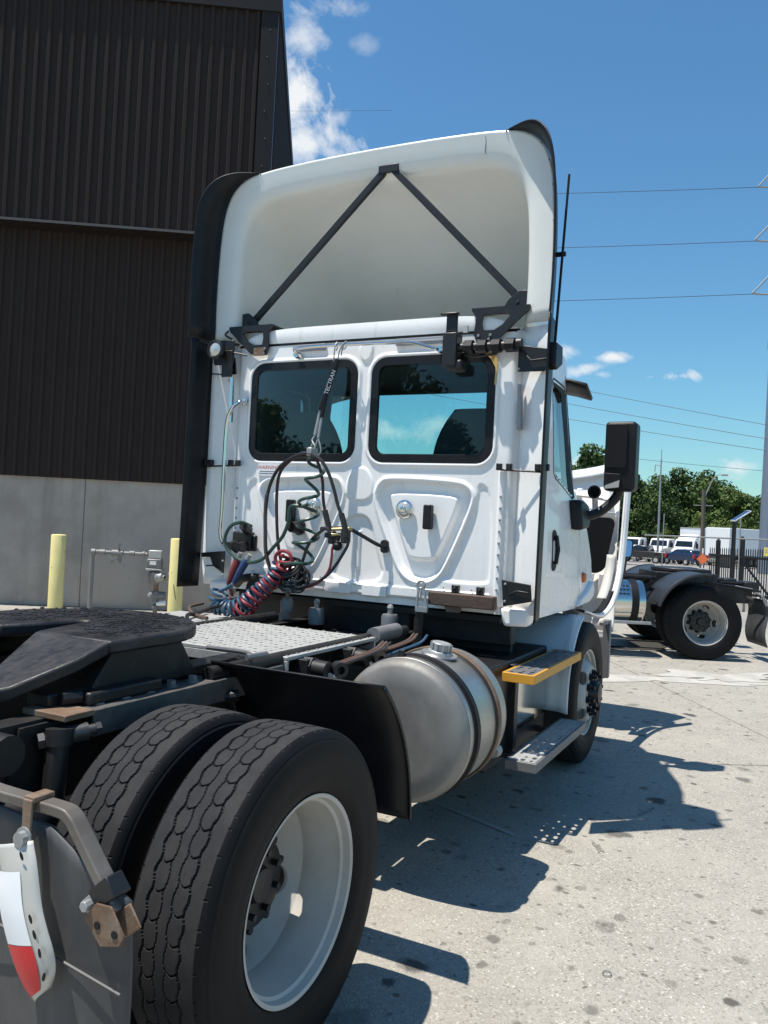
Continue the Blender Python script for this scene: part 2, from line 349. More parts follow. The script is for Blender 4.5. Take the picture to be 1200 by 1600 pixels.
    def build(s, name, mats, parent=None, bevel=0, ang=35, solid=0, kind=None, label=None, segs=2, loc=None, weld=False):
        o = bpy.data.objects.new(name, s.mesh(name, mats, ang)); COL.objects.link(o)
        if parent is not None: o.parent = parent
        if loc is not None: o.location = loc
        if weld:
            k = o.modifiers.new('weld', 'WELD'); k.merge_threshold = .0004
        if solid:
            k = o.modifiers.new('solid', 'SOLIDIFY'); k.thickness = solid; k.offset = 0
        if bevel:
            k = o.modifiers.new('bevel', 'BEVEL'); k.width = bevel; k.segments = segs; k.limit_method = 'ANGLE'; k.angle_limit = math.radians(40)
        if kind: o['kind'] = kind
        if label: o['label'] = label
        return o
def link(name, me, parent=None, loc=(0, 0, 0), rot=(0, 0, 0), scale=None):
    o = bpy.data.objects.new(name, me); COL.objects.link(o)
    if parent is not None: o.parent = parent
    o.location = loc; o.rotation_euler = rot
    if scale: o.scale = scale
    return o
def empty(name, loc=(0, 0, 0), rz=0, parent=None):
    o = bpy.data.objects.new(name, None); COL.objects.link(o); o.location = loc; o.rotation_euler = (0, 0, rz)
    o.empty_display_size = .2
    if parent is not None: o.parent = parent
    return o
def tag(o, lab, cat, group=None):
    o['label'] = lab; o['category'] = cat
    if group: o['group'] = group
    return o
def thing(name, lab, cat, loc=(0, 0, 0), rz=0, group=None):
    return tag(empty(name, loc, rz), lab, cat, group)
def kids(o): return [c for c in bpy.data.objects if c.parent == o]
def copy_tree(o, parent=None):
    c = o.copy(); COL.objects.link(c)
    if parent is not None: c.parent = parent
    for ch in list(o.children): copy_tree(ch, c)
    return c
def rrect(cx, cy, hx, hy, r, n=6):
    P = []
    for sx, sy, a0 in ((1, 1, 0), (-1, 1, 90), (-1, -1, 180), (1, -1, 270)):
        for k in range(n + 1):
            a = math.radians(a0 + 90*k/n); P.append((cx + sx*(hx - r) + r*math.cos(a), cy + sy*(hy - r) + r*math.sin(a)))
    return P
def holed(mb, fn, u0, u1, v0, v1, cu, cv, ru, rv, depth=0, mi=0, n=24):
    """a rectangular patch of a surface fn(u, v, w) with an oval hole; w is depth under the surface"""
    A, B, C = [], [], []
    for k in range(n):
        a = 2*PI*k/n; c, s_ = math.cos(a), math.sin(a); m = max(abs(c), abs(s_)); pu, pv = c/m, s_/m
        A.append(fn((u0 + u1)/2 + pu*(u1 - u0)/2, (v0 + v1)/2 + pv*(v1 - v0)/2, 0)); B.append(fn(cu + ru*c, cv + rv*s_, 0)); C.append(fn(cu + ru*c, cv + rv*s_, depth))
    mb.ring(A, B, mi)
    if depth: mb.ring(B, C, mi)
def smooth_path(pts, k=6):
    P = [Vector(p) for p in pts]; P = [P[0]*2 - P[1]] + P + [P[-1]*2 - P[-2]]; O = []
    for i in range(1, len(P) - 2):
        for j in range(k):
            t = j/k; a, b, c, d = P[i - 1:i + 3]
            O.append(.5*((2*b) + (c - a)*t + (2*a - 5*b + 4*c - d)*t*t + (3*b - a - 3*c + d)*t**3))
    O.append(P[-2]); return O
def helix(axis, r, turns, n=14, ph=0, r1=None):
    """a coil wound round a smooth axis path"""
    A = smooth_path(axis, 10); L = [0]
    for a, b in zip(A, A[1:]): L.append(L[-1] + (b - a).length)
    O = []; N = int(turns*n); u = None
    for i in range(N + 1):
        s_ = L[-1]*i/N; j = 0
        while j < len(L) - 2 and L[j + 1] < s_: j += 1
        f = (s_ - L[j])/max(1e-9, L[j + 1] - L[j]); p = A[j].lerp(A[j + 1], f); t = (A[j + 1] - A[j]).normalized()
        if u is None: u = t.orthogonal().normalized()
        u = (u - t*u.dot(t)).normalized(); w_ = t.cross(u); an = ph + 2*PI*turns*i/N
        rr = r if r1 is None else r + (r1 - r)*i/N
        O.append(p + rr*(math.cos(an)*u + math.sin(an)*w_))
    return O

def flat_text(c, name, parent, loc=None, rot=None):
    """lettering as a real mesh object"""
    tmp = bpy.data.objects.new(name + '_curve', c); COL.objects.link(tmp); dg = bpy.context.evaluated_depsgraph_get()
    me = bpy.data.meshes.new_from_object(tmp.evaluated_get(dg)); bpy.data.objects.remove(tmp)
    o = bpy.data.objects.new(name, me); COL.objects.link(o); o.parent = parent
    if loc is not None: o.location = loc
    if rot is not None: o.rotation_euler = rot
    return o

# ================================================================== ground
NB = Vector((math.cos(math.radians(31.426)), math.sin(math.radians(31.426)), 0))      # away from the yard, square to the building front
EB = Vector((NB.y, -NB.x, 0))                                                        # along the building front
THB = math.atan2(EB.y, EB.x)
def yardpt(t, s, z=0): return Vector((CX, CY, 0)) + EB*t + NB*s + Vector((0, 0, z))
def gz(x, y):
    s = (x - CX)*NB.x + (y - CY)*NB.y
    return 0.0 if s < 15 else -.0172*(min(s, 130) - 15)
g = MB()
ss = [-700, -200, -60, -20, 5, 14.9, 15, 16, 20, 30, 45, 60, 80, 100, 128, 130, 200, 400, 900, 2000]; ts = [-1600, -500, -200, -90, -40, -15, 0, 15, 40, 90, 200, 500, 1600]
V = []; F = []
for s_ in ss:
    for t_ in ts:
        p = yardpt(t_, s_); V.append((p.x, p.y, gz(p.x, p.y) - .02))
for i in range(len(ss) - 1):
    for j in range(len(ts) - 1):
        a = i*len(ts) + j; F.append((a, a + 1, a + 1 + len(ts), a + len(ts)))
g.add(V, F)
ground = g.build('yard_ground', asph, kind='structure')
sE = [-12.55, -7.95, -3.35, 1.25, 5.85, 10.45, 15.05]; tE = [-18.1, -12.6, -7.1, -1.6, 3.9, 9.4, 14.9]
for i in range(6):
    for j in range(6):
        m = MB(); q = .009
        c = [yardpt(tE[j] + q, sE[i] + q), yardpt(tE[j + 1] - q, sE[i] + q), yardpt(tE[j + 1] - q, sE[i + 1] - q), yardpt(tE[j] + q, sE[i + 1] - q)]
        m.add([p + Vector((0, 0, -.1)) for p in c] + c, [(0, 3, 2, 1), (4, 5, 6, 7), (0, 1, 5, 4), (1, 2, 6, 5), (2, 3, 7, 6), (3, 0, 4, 7)])
        m.build('concrete_slab', yard, ground, bevel=.006, segs=1)
def blob(cx, cy, rx, ry, ang, seed, n=90, rough=.45):
    r_ = random.Random(seed); ph = [(r_.uniform(0, 6.28), r_.uniform(.5, 1)) for _ in range(12)]; P = []
    for k in range(n):
        a = 2*PI*k/n; m = 1
        for q, (p, am) in enumerate(ph): m += rough*am*math.sin((q + 2)*a + p)/(q + 2)
        x, y = rx*m*math.cos(a), ry*m*math.sin(a)
        P.append((cx + x*math.cos(ang) - y*math.sin(ang), cy + x*math.sin(ang) + y*math.cos(ang)))
    return P
def flat(name, poly, z, m_):
    b = MB(); c = (sum(p[0] for p in poly)/len(poly), sum(p[1] for p in poly)/len(poly))
    b.add([(p[0], p[1], z) for p in poly] + [(c[0], c[1], z)], [(i, (i + 1) % len(poly), len(poly)) for i in range(len(poly))])
    return b.build(name, m_, ground)
flat('dried_spill', blob(7.75, -1.05, 1.15, .26, THB, 3, 140, .8), .004, spill)
flat('dried_spill', blob(8.55, -1.75, .62, .30, THB + .25, 9, 120, .9), .008, spill)
flat('joint_filler', [(2.62, -.25), (2.39, -.72), (2.30, -.95), (2.205, -1.20), (2.165, -1.19), (2.27, -.94), (2.365, -.71), (2.59, -.24)], .004, joint)
for k, (x, y, a, b_) in enumerate([(10.6, -.2, .9, .5), (11.9, -.9, .7, .35), (9.7, .1, .5, .25)]):
    flat('oil_stain', blob(x, y, a, b_, THB + .1*k, 20 + k, 80, .5), .012, mat('oil_stain', (.05, .047, .043), .55) if k == 0 else bpy.data.materials['oil_stain'])
scuff = mat('tyre_scuff', (.17, .155, .135), .8, 0, [((.30, .28, .24), 22, .42, .62, .9, S1)])
for k, (x, y, a, b_) in enumerate(((3.02, -1.75, .012, .09), (2.27, -1.62, .016, .07))): flat('tyre_scuff', blob(x, y, a, b_, THB - .9 + .7*k, 40 + k, 80, .9), .004, scuff)
# small rubber ring lying on the slab
tag(MB().tube([(1.03 + .02*math.cos(a*PI/9), -1.92 + .016*math.sin(a*PI/9), .006) for a in range(18)], .0018, 6, closed=True).build('rubber_ring', grey), 'tiny dark rubber ring lying on the sunlit concrete', 'ring')

# ================================================================== warehouse
bld = thing('warehouse', 'large warehouse with dark ribbed metal cladding above a bare concrete wall', 'building', (CX, CY, 0), THB)
def corr(x0, n, z0, z1, Y, pitch=.184, dep=.034, side_=False, name='cladding_sheet'):
    prof = []
    for k in range(n):
        o = x0 + k*pitch
        prof += [(o, 0), (o + .078, 0), (o + .100, -dep), (o + .150, -dep), (o + .172, 0)]
    prof.append((x0 + n*pitch, 0)); m = MB(); V = []; F = []
    for x, d in prof:
        for z in (z0, z1): V.append((x, Y + d, z) if not side_ else (Y - d, x, z))
    for i in range(len(prof) - 1): F.append((2*i, 2*i + 2, 2*i + 3, 2*i + 1))
    m.add(V, F); return m.build(name, clad, bld, ang=20)
YU, YL, TC = 13.6, 13.96, -1.04
for k in range(20): corr(TC - .26 - .92*(k + 1), 5, 6.215, 9.95, YU)
for k in range(20): corr(TC - .02 - .92*(k + 1), 5, 2.125, 6.19, YL)
for k in range(28): corr(YU + .06 + .92*k, 5, 2.2, 9.95, TC, side_=True)
e = -18.84
while e < -1.2:
    x1 = min(e + 3.0, TC); MB().box(e + .003, x1 - .003, 14.0, 14.25, 0, 2.14).build('concrete_wall_panel', concw, bld, bevel=.012); e += 3.0
MB().box(-20, TC - .02, YU + .01, YL + .02, 6.19, 6.214).build('soffit', cladt, bld)
MB().box(-20, TC - .26, YU - .052, YU - .04, 6.195, 6.235).build('drip_flashing', mat('drip_flashing', (.11, .095, .085), .5, .2), bld)
MB().box(TC - .262, TC + .012, YU - .055, YU - .03, 6.2, 9.95).build('corner_trim', cladt, bld)
MB().box(TC - .03, TC + .013, YU - .028, YU + .04, 2.2, 9.95).build('edge_flashing', coping, bld)
MB().box(-20, TC + .06, YU - .07, YU + .3, 9.952, 10.22).box(TC - .2, TC + .06, YU + .31, 40, 9.952, 10.22).build('coping', cladt, bld)
MB().box(-20, TC - .06, YU + .4, 40, 9.6, 9.9).build('roof', cladt, bld)
MB().box(-20, TC - .06, 14.3, 14.5, 0, 9.59).box(TC - .4, TC - .06, 14.5, 40, 0, 9.59).build('inner_wall', cladt, bld)
sm = MB()
for k in range(8):
    sm.sphere((TC - .14 + .03*((k % 2)), YU - .058, 6.5 + k*.45), .009, 6)
sm.build('trim_screws', galv, bld, kind='stuff')

def bollard(t, s, h, lab, scrawl=False):
    p = yardpt(t, s); b = thing('bollard', lab, 'bollard', p, THB, 'yellow steel bollards along the warehouse wall')
    m = MB(); m.lathe([(0, .11), (h - .012, .11), (h - .003, .104), (h, .09), (h + .004, 0)], (0, 0, 0), (0, 0, 1), 28); m.build('post', bollm, b, ang=50)
    m = MB(); m.lathe([(0, .16), (.02, .155), (.025, .112)], (0, 0, 0), (0, 0, 1), 20); m.build('footing', concw, b)
    if scrawl:
        m = MB()
        for k in range(6):
            a = -1.75 + .06*k; z = .52 - .035*k
            q = [(.112*math.cos(a + da), .112*math.sin(a + da), z + dz) for da, dz in ((0, 0), (.08, .03), (.05, -.03), (.14, .0))]
            m.tube(q, .003, 4)
        m.build('marker_scrawl', labblk, b)
    return b
bollard(-3.89, 12.9, 1.227, 'faded yellow bollard standing alone left of the grey gas pipe')
bollard(-2.10, 12.9, 1.25, 'faded yellow bollard with black scrawl behind the truck side panel', True)

# gas pipe with its valve, and the regulator set
pipeg = mat('grey_gas_pipe', (.23, .225, .22), .6, .2, [((.14, .13, .12), 9, .5, .8, .6, S1)], (40, .3, .003))
p = yardpt(-3.52, 13.45); gp = thing('gas_pipe', 'grey gas pipe with elbow and valve along the concrete wall', 'gas pipe', p, THB)
MB().tube(smooth_path([(0, 0, 0), (0, 0, .5), (0, 0, .90), (.012, 0, .945), (.05, 0, .96), (.10, 0, .961)], 5), .036, 12).build('riser', pipeg, gp)
MB().tube([(.10, 0, .961), (.86, 0, .955)], .030, 12).build('crosspipe', pipeg, gp)
for x0, x1, r_ in ((-.02, .05, .042), (.10, .20, .038), (.30, .48, .042), (.58, .66, .036), (.78, .82, .034)):
    MB().cyl((x0, 0, .958), (x1, 0, .958), r_ + .008, n=12).build('pipe_fitting', pipeg, gp, bevel=.004)
m = MB(); m.cyl((.40, 0, .99), (.40, 0, 1.05), .022); m.bar((.40, -.03, 1.06), (.43, -.02, 1.11), .03, .05); m.build('valve_handle', pipeg, gp)
m = MB(); m.cyl((.42, 0, .94), (.44, -.02, .80), .034, .022); m.bar((.40, -.05, .86), (.30, -.05, .80), .03, .03); m.bar((.22, -.03, .93), (.32, -.04, .84), .035, .03); m.bar((.43, -.04, .80), (.52, -.04, .77), .03, .025); m.build('drip_leg', pipeg, gp)
p = yardpt(-2.62, 13.40); gm = thing('gas_regulator', 'grey gas meter regulator set fixed between pipe and second bollard', 'gas meter', p, THB)
MB().box(0, .20, -.08, .06, .90, 1.03).build('meter_head', lgrey, gm, bevel=.012)
MB().box(-.02, .21, -.10, .08, .74, .895).build('meter_body', grey, gm, bevel=.02)
MB().box(.03, .13, -.104, -.10, .80, .86).build('index_plate', label, gm)
MB().box(-.03, .22, -.11, .09, .71, .738).build('meter_flange', galv, gm, bevel=.006)
MB().lathe([(0, .06), (.04, .10), (.16, .105), (.22, .075), (.24, .05)], (.10, -.01, .71), (0, 0, -1), 18).build('regulator_body', grey, gm)
MB().lathe([(0, .0), (.0, .085), (.03, .09), (.05, .075), (.10, .07), (.12, .03), (.14, .03)], (.15, -.04, .60), (.9, -.4, .1), 18).build('diaphragm_case', galv, gm)
MB().cyl((.13, 0, .47), (.13, 0, .36), .04).build('nipple', rust, gm)
m = MB(); m.cyl((.06, 0, .31), (.28, 0, .31), .065); m.cyl((.13, 0, .38), (.13, 0, .20), .06); m.build('tee', grey, gm, bevel=.008)
MB().cyl((.03, -.02, .33), (.06, 0, .31), .035, .05).build('plug', galv, gm)
m = MB(); m.sphere((.13, 0, .12), .06, 12); m.cyl((.13, 0, .12), (.13, 0, -.0), .035); m.build('lower_elbow', grey, gm)
MB().cyl((.16, -.05, .18), (.30, -.06, .20), .03, .04).build('white_cap', label, gm, bevel=.006)
m = MB(); m.tube([(.24, -.02, .66), (.34, -.02, .67), (.34, -.02, .55), (.26, -.02, .55)], .012, 8); m.build('sense_line', galv, gm)

# ================================================================== wheels
def tyre_mesh(name, kind):
    NBk = {'rib': 44, 'lug': 40, 'plain': 12}[kind]; per = {'rib': 30, 'lug': 14, 'plain': 6}[kind]; N = NBk*per
    yy = list(np.linspace(-.108, .108, 73 if kind == 'rib' else 37 if kind == 'lug' else 9))
    sd = [(.116, .496), (.123, .488), (.128, .478), (.1275, .475), (.1335, .467), (.1335, .463), (.138, .452), (.142, .42), (.141, .39), (.137, .365), (.1375, .355), (.131, .335), (.123, .316), (.117, .308), (.110, .3055)]
    Y = np.array([-a for a, _ in sd[::-1]] + yy + [a for a, _ in sd]); n = len(Y)
    Rb = np.array([r for _, r in sd[::-1]] + [.505 - .35*y*y - .000*abs(y) for y in yy] + [r for _, r in sd])
    th = np.arange(N)*2*PI/N; u = np.arange(N)/per
    U, YY = np.meshgrid(u, Y, indexing='ij'); Rr = np.tile(Rb, (N, 1)); D = np.zeros_like(Rr)
    istread = np.abs(YY) <= .1081
    def tri(x): x = np.mod(x, 1); return np.where(x < .5, 4*x - 1, 3 - 4*x)
    if kind == 'rib':
        for sgn, ph in ((1, 0.0), (-1, .37)):
            y = sgn*YY; up = U + ph
            gA = .062 + .0042*np.clip(tri(up)*1.7, -1, 1); gB = .017 + .0030*np.clip(tri(up + .35)*1.7, -1, 1)
            D = np.maximum(D, np.where(np.abs(y - gA) < .0036, .008, 0)); D = np.maximum(D, np.where(np.abs(y - gB) < .0019, .006, 0))
            v = (y - gB)/(gA - gB); off = .16*(1 - np.abs(2*v - 1)**1.5); fr = np.mod(up - off, 1)
            D = np.maximum(D, np.where((v > 0) & (v < 1) & ((fr < .060)), .009, 0))
        sh = (np.abs(YY) > .1065) & istread & (np.mod(U*2, 1) < .10) & (np.mod(np.floor(U*2)*.618, 1) < .6); D = np.maximum(D, np.where(sh, .004, 0))
    elif kind == 'lug':
        a = np.abs(YY); zz = .004*np.clip(tri(U)*1.5, -1, 1)
        for c, wd in ((.030, .0055), (.072, .0055)): D = np.maximum(D, np.where(np.abs(a - c - zz) < wd, .014, 0))
        fr = np.mod(U + np.where(a < .03, 0, np.where(a < .072, .45, .1)) + YY*3, 1); D = np.maximum(D, np.where((fr < .17) & istread, .014, 0))
    Rr = Rr - np.where(istread, D, 0)
    P = np.stack([Rr*np.cos(th)[:, None], YY, Rr*np.sin(th)[:, None]], -1).reshape(-1, 3)
    m = MB(); m.v = [tuple(p) for p in P.tolist()]
    tr = [0 if abs(.5*(Y[i] + Y[i + 1])) < .112 else 1 for i in range(n - 1)]
    for k in range(N):
        j = (k + 1) % N
        for i in range(n - 1):
            m.f.append((k*n + i, j*n + i, j*n + i + 1, k*n + i + 1)); m.m.append(tr[i])
    return m.mesh(name, [tread, side], 24)
def disc_rim_mesh(name, sign=1, m_=rimw):
    """22.5 inch steel disc wheel; outer face towards -y; the disc sits sign*0.15 from the middle"""
    m = MB()
    prof = [(-.117, .300), (-.1215, .307), (-.1225, .303), (-.118, .294), (-.095, .2885), (-.088, .279), (-.045, .274), (.0, .262), (.05, .258), (.075, .262), (.09, .282), (.115, .29), (.12, .304)]
    m.lathe(prof, (0, 0, 0), (0, 1, 0), 72)
    def fn(a, t, wd):
        # t from rim (0) to the bolt face (1)
        r = .259 + (.172 - .259)*t; y = (.045 + .105*(1 - (1 - t)**2))
        an = 2*PI*a; return ((r + 0)*math.cos(an), sign*(y + wd), r*math.sin(an))
    K = 5
    for k in range(K):
        a0, a1, a2 = (k - .30)/K, (k + .30)/K, (k + .70)/K
        holed(m, fn, a0, a1, .0, 1.0, k/K, .50, .185/K, .29, .012, n=32)
        for (b0, b1) in ((a1, a2),):
            m.grid(lambda u, v: fn(b0 + (b1 - b0)*u, v, 0), 6, 8)
    # bolt face
    m.lathe([(sign*.150, .172), (sign*.150, .10)], (0, 0, 0), (0, 1, 0), 60)
    return m.mesh(name, m_, 40)
def hub_mesh(name, front=False):
    m = MB()
    if not front:
        m.lathe([(.152, .128), (.11, .126), (.10, .122), (.085, .122), (.08, .136), (.055, .136), (.05, .128), (.055, .06), (.03, .05), (.025, .0)], (0, 0, 0), (0, 1, 0), 36)
        for k in range(8):
            a = 2*PI*k/8; m.cyl((.095*math.cos(a), .056, .095*math.sin(a)), (.095*math.cos(a), .03, .095*math.sin(a)), .011, n=6)
    else:
        m.lathe([(-.15, .10), (-.18, .092), (-.20, .085), (-.203, .075), (-.215, .07), (-.22, .0)], (0, 0, 0), (0, 1, 0), 28)
    return m.mesh(name, bmet, 40)
def nut_mesh(name, y0, y1):
    m = MB(); m.cyl((0, y0, 0), (0, y0 + (y1 - y0)*.5, 0), .023, n=6); m.cyl((0, y0 + (y1 - y0)*.5, 0), (0, y1, 0), .013, n=8); m.cyl((0, y0, 0), (0, y0 + (y1 - y0)*.12, 0), .026, n=12)
    return m.mesh(name, bmet, 40)
T_RIB, T_LUG, T_PLAIN = tyre_mesh('rib_tyre', 'rib'), tyre_mesh('lug_tyre', 'lug'), tyre_mesh('plain_tyre', 'plain')
RIM_IN, RIM_OUT = disc_rim_mesh('deep_rim'), disc_rim_mesh('front_rim', -1)
HUB, HUBF = hub_mesh('drive_hub'), hub_mesh('steer_hub', True)
NUT, NUTF = nut_mesh('rear_nut', .150, .055), nut_mesh('front_nut', -.150, -.205)
def wheel(parent, x, y, left, tyre, front=False, nuts=True, spin=0.0, outer=True):
    wp = empty('wheel', (x, y, .505), PI if left else 0, parent)
    r = (0, spin, 0)
    link('tyre', tyre, wp, rot=r)
    if front:
        link('rim', RIM_OUT, wp, rot=r); link('hub', HUBF, wp, rot=r)
    else:
        link('rim', RIM_IN, wp, rot=r if outer else (0, spin, PI))
        if outer: link('hub', HUB, wp, rot=r)
    if nuts:
        for k in range(10):
            a = 2*PI*k/10 + .2; link('lug_nut', NUTF if front else NUT, wp, (.1425*math.cos(a), 0, .1425*math.sin(a)))
    return wp
def axle(parent, tyre, nutsl=False, nutsr=True):
    wheel(parent, 0, -1.075, False, tyre, spin=.35, nuts=nutsr); wheel(parent, 0, -.732, False, tyre, nuts=False, spin=.2, outer=False)
    wheel(parent, 0, 1.075, True, tyre, spin=.1, nuts=nutsl); wheel(parent, 0, .732, True, tyre, nuts=False, spin=.3, outer=False)
    m = MB(); m.cyl((0, -.6, .505), (0, .6, .505), .075, n=14); m.lathe([(-.22, .10), (-.16, .19), (.0, .23), (.16, .19), (.22, .10)], (0, 0, .505), (0, 1, 0), 20)
    m.build('drive_axle', frame_m, parent)

# ================================================================== the white day-cab tractor
TR = thing('semi_truck', 'white day cab semi truck with its hood tilted open and rear wheels nearest the camera', 'truck', (0, 0, 0))
axle(TR, T_RIB)
wheel(TR, 3.85, -1.06, False, T_PLAIN, front=True); wheel(TR, 3.85, 1.06, True, T_PLAIN, front=True, nuts=False)
MB().cyl((3.85, -.95, .48), (3.85, .95, .48), .055).build('steer_axle', frame_m, TR)
# --- chassis
for s_ in (-1, 1):
    m = MB(); y = .43*s_; yi = .35*s_
    a, b = sorted((y, y - .009*s_)); m.box(-.98, 4.85, a, b, .73, 1.0)
    a, b = sorted((y - .009*s_, yi)); m.box(-.98, 4.85, a, b, .991, 1.0); m.box(-.98, 4.85, a, b, .73, .739)
    m.build('frame_rail', frame_m, TR)
    m = MB(); m.box(-.22, .86, *sorted((.335*s_, .505*s_)), 1.002, 1.016); m.box(-.22, .86, *sorted((.505*s_, .517*s_)), .93, 1.016); m.build('mounting_angle', mat('dusty_grey_angle', (.10, .095, .088), .6, .2, [((.20, .17, .14), 8, .45, .75, .6, S1), ((.03, .03, .03), 18, .5, .8, .7, S1)], (50, .3, .003)) if s_ < 0 else bpy.data.materials['dusty_grey_angle'], TR, bevel=.003)
    MB().box(-.34, -.222, *sorted((.33*s_, .52*s_)), 1.0, 1.02).build('rail_end_plate', rust, TR, bevel=.003)
    m = MB()
    for k in range(9):
        m.cyl((-.15 + .12*k, .455*s_, 1.016), (-.15 + .12*k, .455*s_, 1.040), .018, n=6); m.cyl((-.15 + .12*k, .455*s_, 1.016), (-.15 + .12*k, .455*s_, 1.022), .025, n=10)
    m.build('frame_bolts', grey, TR, kind='stuff')
for x in (-.93, -.45, .75, 2.0, 3.0): MB().box(x - .05, x + .05, -.421, .421, .76, .97).build('crossmember', frame_m, TR, bevel=.008)
MB().tube([(-.62, -.62, .98), (-.62, .62, .98)], .055, 14).build('rear_crosstube', frame_m, TR)
for s_ in (-1, 1):
    MB().lathe([(0, .11), (.03, .125), (.12, .13), (.17, .12), (.20, .09)], (-.42, .45*s_, .60), (0, 0, 1), 20).build('air_spring', rubber, TR)
    m = MB(); m.bar((-.75, .45*s_, .58), (.75, .45*s_, .66), .075, .05); m.build('suspension_arm', frame_m, TR, bevel=.008)
    m = MB(); m.cyl((-.34, .50*s_, .98), (-.40, .53*s_, .52), .034); m.cyl((-.34, .50*s_, .98), (-.345, .505*s_, .93), .042); m.build('shock_absorber', frame_m, TR)
    m = MB(); m.cyl((-.37, .47*s_, .945), (-.24, .545*s_, .965), .018); m.cyl((-.32, .50*s_, .953), (-.26, .535*s_, .962), .028); m.cyl((-.385, .46*s_, .942), (-.37, .47*s_, .945), .026, n=6); m.cyl((-.24, .545*s_, .965), (-.225, .553*s_, .967), .022, n=6); m.build('shock_mount', mat('oily_steel', (.045, .045, .047), .45, .3) if s_ < 0 else bpy.data.materials['oily_steel'], TR)
    MB().prism([(-.50, .66), (-.30, .66), (-.27, .99), (-.44, .99)], lambda a, b, w: (a, (.435 + w)*s_, b), 0, .012).build('suspension_hanger', frame_m, TR)
# --- fifth wheel
fz = lambda x: 1.215 if x > -.10 else 1.215 - (-.10 - x)*.40
half = [(.175 + .455*math.cos(math.radians(a)), -.455*math.sin(math.radians(a))) for a in range(0, 100, 9)] + [(-.02, -.458), (-.10, -.45)]
thr = [(-.10, -.095), (.05, -.055), (.14, -.034), (.19, -.032), (.222, -.018)]
R_ = half + thr; L_ = [(x, -y) for x, y in R_[::-1]]
poly = R_[1:] + [(.232, 0)] + L_[:-1] + [(.63, 0)]
mp_ = lambda a, b, w_: (a, b, fz(a) + w_)
fw = MB(); fw.prism(poly, mp_, -.045, 0)
fwp = fw.build('fifth_wheel', greasy, TR, bevel=.010)
for s_ in (-1, 1):
    MB().prism([(-.099, -.45*s_), (-.099, -.094*s_), (-.20, -.13*s_), (-.36, -.19*s_), (-.43, -.24*s_), (-.44, -.29*s_), (-.40, -.345*s_), (-.22, -.43*s_)], mp_, -.045, -.0005).build('ramp', greasy, fwp, bevel=.008)
    m = MB(); m.prism([(-.16, 1.03), (.40, 1.03), (.30, 1.17), (-.06, 1.17)], lambda a, b, w: (a, (.37 + w)*s_, b), 0, .05); m.build('pivot_bracket', frame_m, fwp, bevel=.006)
    MB().box(-.30, .82, *sorted((.30*s_, .40*s_)), 1.02, 1.06).build('slide_rail', bmet, fwp, bevel=.005)
    m = MB(); m.box(-.20, .14, *sorted((.405*s_, .475*s_)), 1.018, 1.06); m.build('rail_stop', bmet, fwp, bevel=.008)
    MB().cyl((-.26, .41*s_, 1.045), (-.20, .43*s_, 1.045), .024, n=8).build('rail_clip', frame_m, fwp); MB().cyl((.62, .43*s_, 1.045), (.68, .41*s_, 1.045), .026, n=8).build('rail_clip', frame_m, fwp)
m = MB(); m.prism([(.34*math.cos(a) + .2, .36*math.sin(a)) for a in np.linspace(-1.9, 1.9, 26)], lambda a, b, w_: (a, b, w_), 1.11, 1.168); m.build('under_skirt', frame_m, fwp)
m = MB()                                                               # ridges of pushed-up grease round the throat
gr = random.Random(5)
for k in range(900):
    a = gr.uniform(-2.2, 2.2); r_ = gr.gauss(.27, .075); x, y = .17 + r_*math.cos(a), r_*math.sin(a)
    if x < -.08 or (abs(y) < .07 and x < .24): continue
    d = gr.uniform(.004, .012); m.sphere((x, y, 1.2155), d, 6, .45)
m.build('grease_lumps', greasy, fwp, kind='stuff')
m = MB(); m.tube(smooth_path([(.60, -.30, 1.10), (.66, -.45, 1.09), (.60, -.53, 1.09)]), .010, 8); m.tube(smooth_path([(.58, -.52, 1.085), (.68, -.55, 1.09)]), .014, 8); m.build('release_handle', grey, fwp)
# --- deck plate
dk = MB().box(.885, 1.735, -.52, .53, 1.030, 1.048).box(.885, .90, -.52, .53, .985, 1.03).box(1.72, 1.735, -.52, .53, .985, 1.03).build('deck_plate', lgrey, TR, bevel=.003)
m = MB()
for i in range(20):
    for j in range(24):
        x, y = .91 + i*.0425 + .02*(j % 2), -.50 + j*.0435; q = .55 if (i + j) % 2 else -.55
        c, s_ = math.cos(q), math.sin(q); m.add([(x + .016*c, y + .016*s_, 1.0482), (x - .007*s_, y + .007*c, 1.0512), (x - .016*c, y - .016*s_, 1.0482), (x + .007*s_, y - .007*c, 1.0512)], [(0, 1, 2), (0, 2, 3)])
m.build('tread_lozenges', lgrey, dk, kind='stuff')
MB().tube([(.40, -.47, 1.035), (1.75, -.47, 1.035), (2.2, -.47, 1.035)], .03, 12).build('line_conduit', frame_m, TR)
MB().tube([(1.74, -.50, 1.055), (2.02, -.50, 1.055)], .042, 14).build('rail_tube', grey, TR)
for s_ in (.44,): MB().tube([(.8, s_, 1.03), (2.2, s_, 1.03)], .03, 10).build('line_conduit', frame_m, TR)
# --- front quarter fender ahead of the rear tyres
def qf(u, v, r=.735):
    a = math.radians(52 - 50*u); y = -.44 - .775*v; rr = r + .0*v
    if u < .02: pass
    return (rr*math.cos(a) + .012*math.sin(9*u)*0, y, .50 + rr*math.sin(a))
m = MB(); m.grid(qf, 18, 6); q = m.build('quarter_fender', plast, TR, solid=.008)
m = MB(); m.grid(lambda u, v: qf(u, 1.0, .735 - .014*v), 18, 1); m.build('fender_lip', plast, q, solid=.004)
MB().tube([(.42, -.43, .93), (.50, -.55, .95)], .022, 10).build('fender_bracket', frame_m, q)
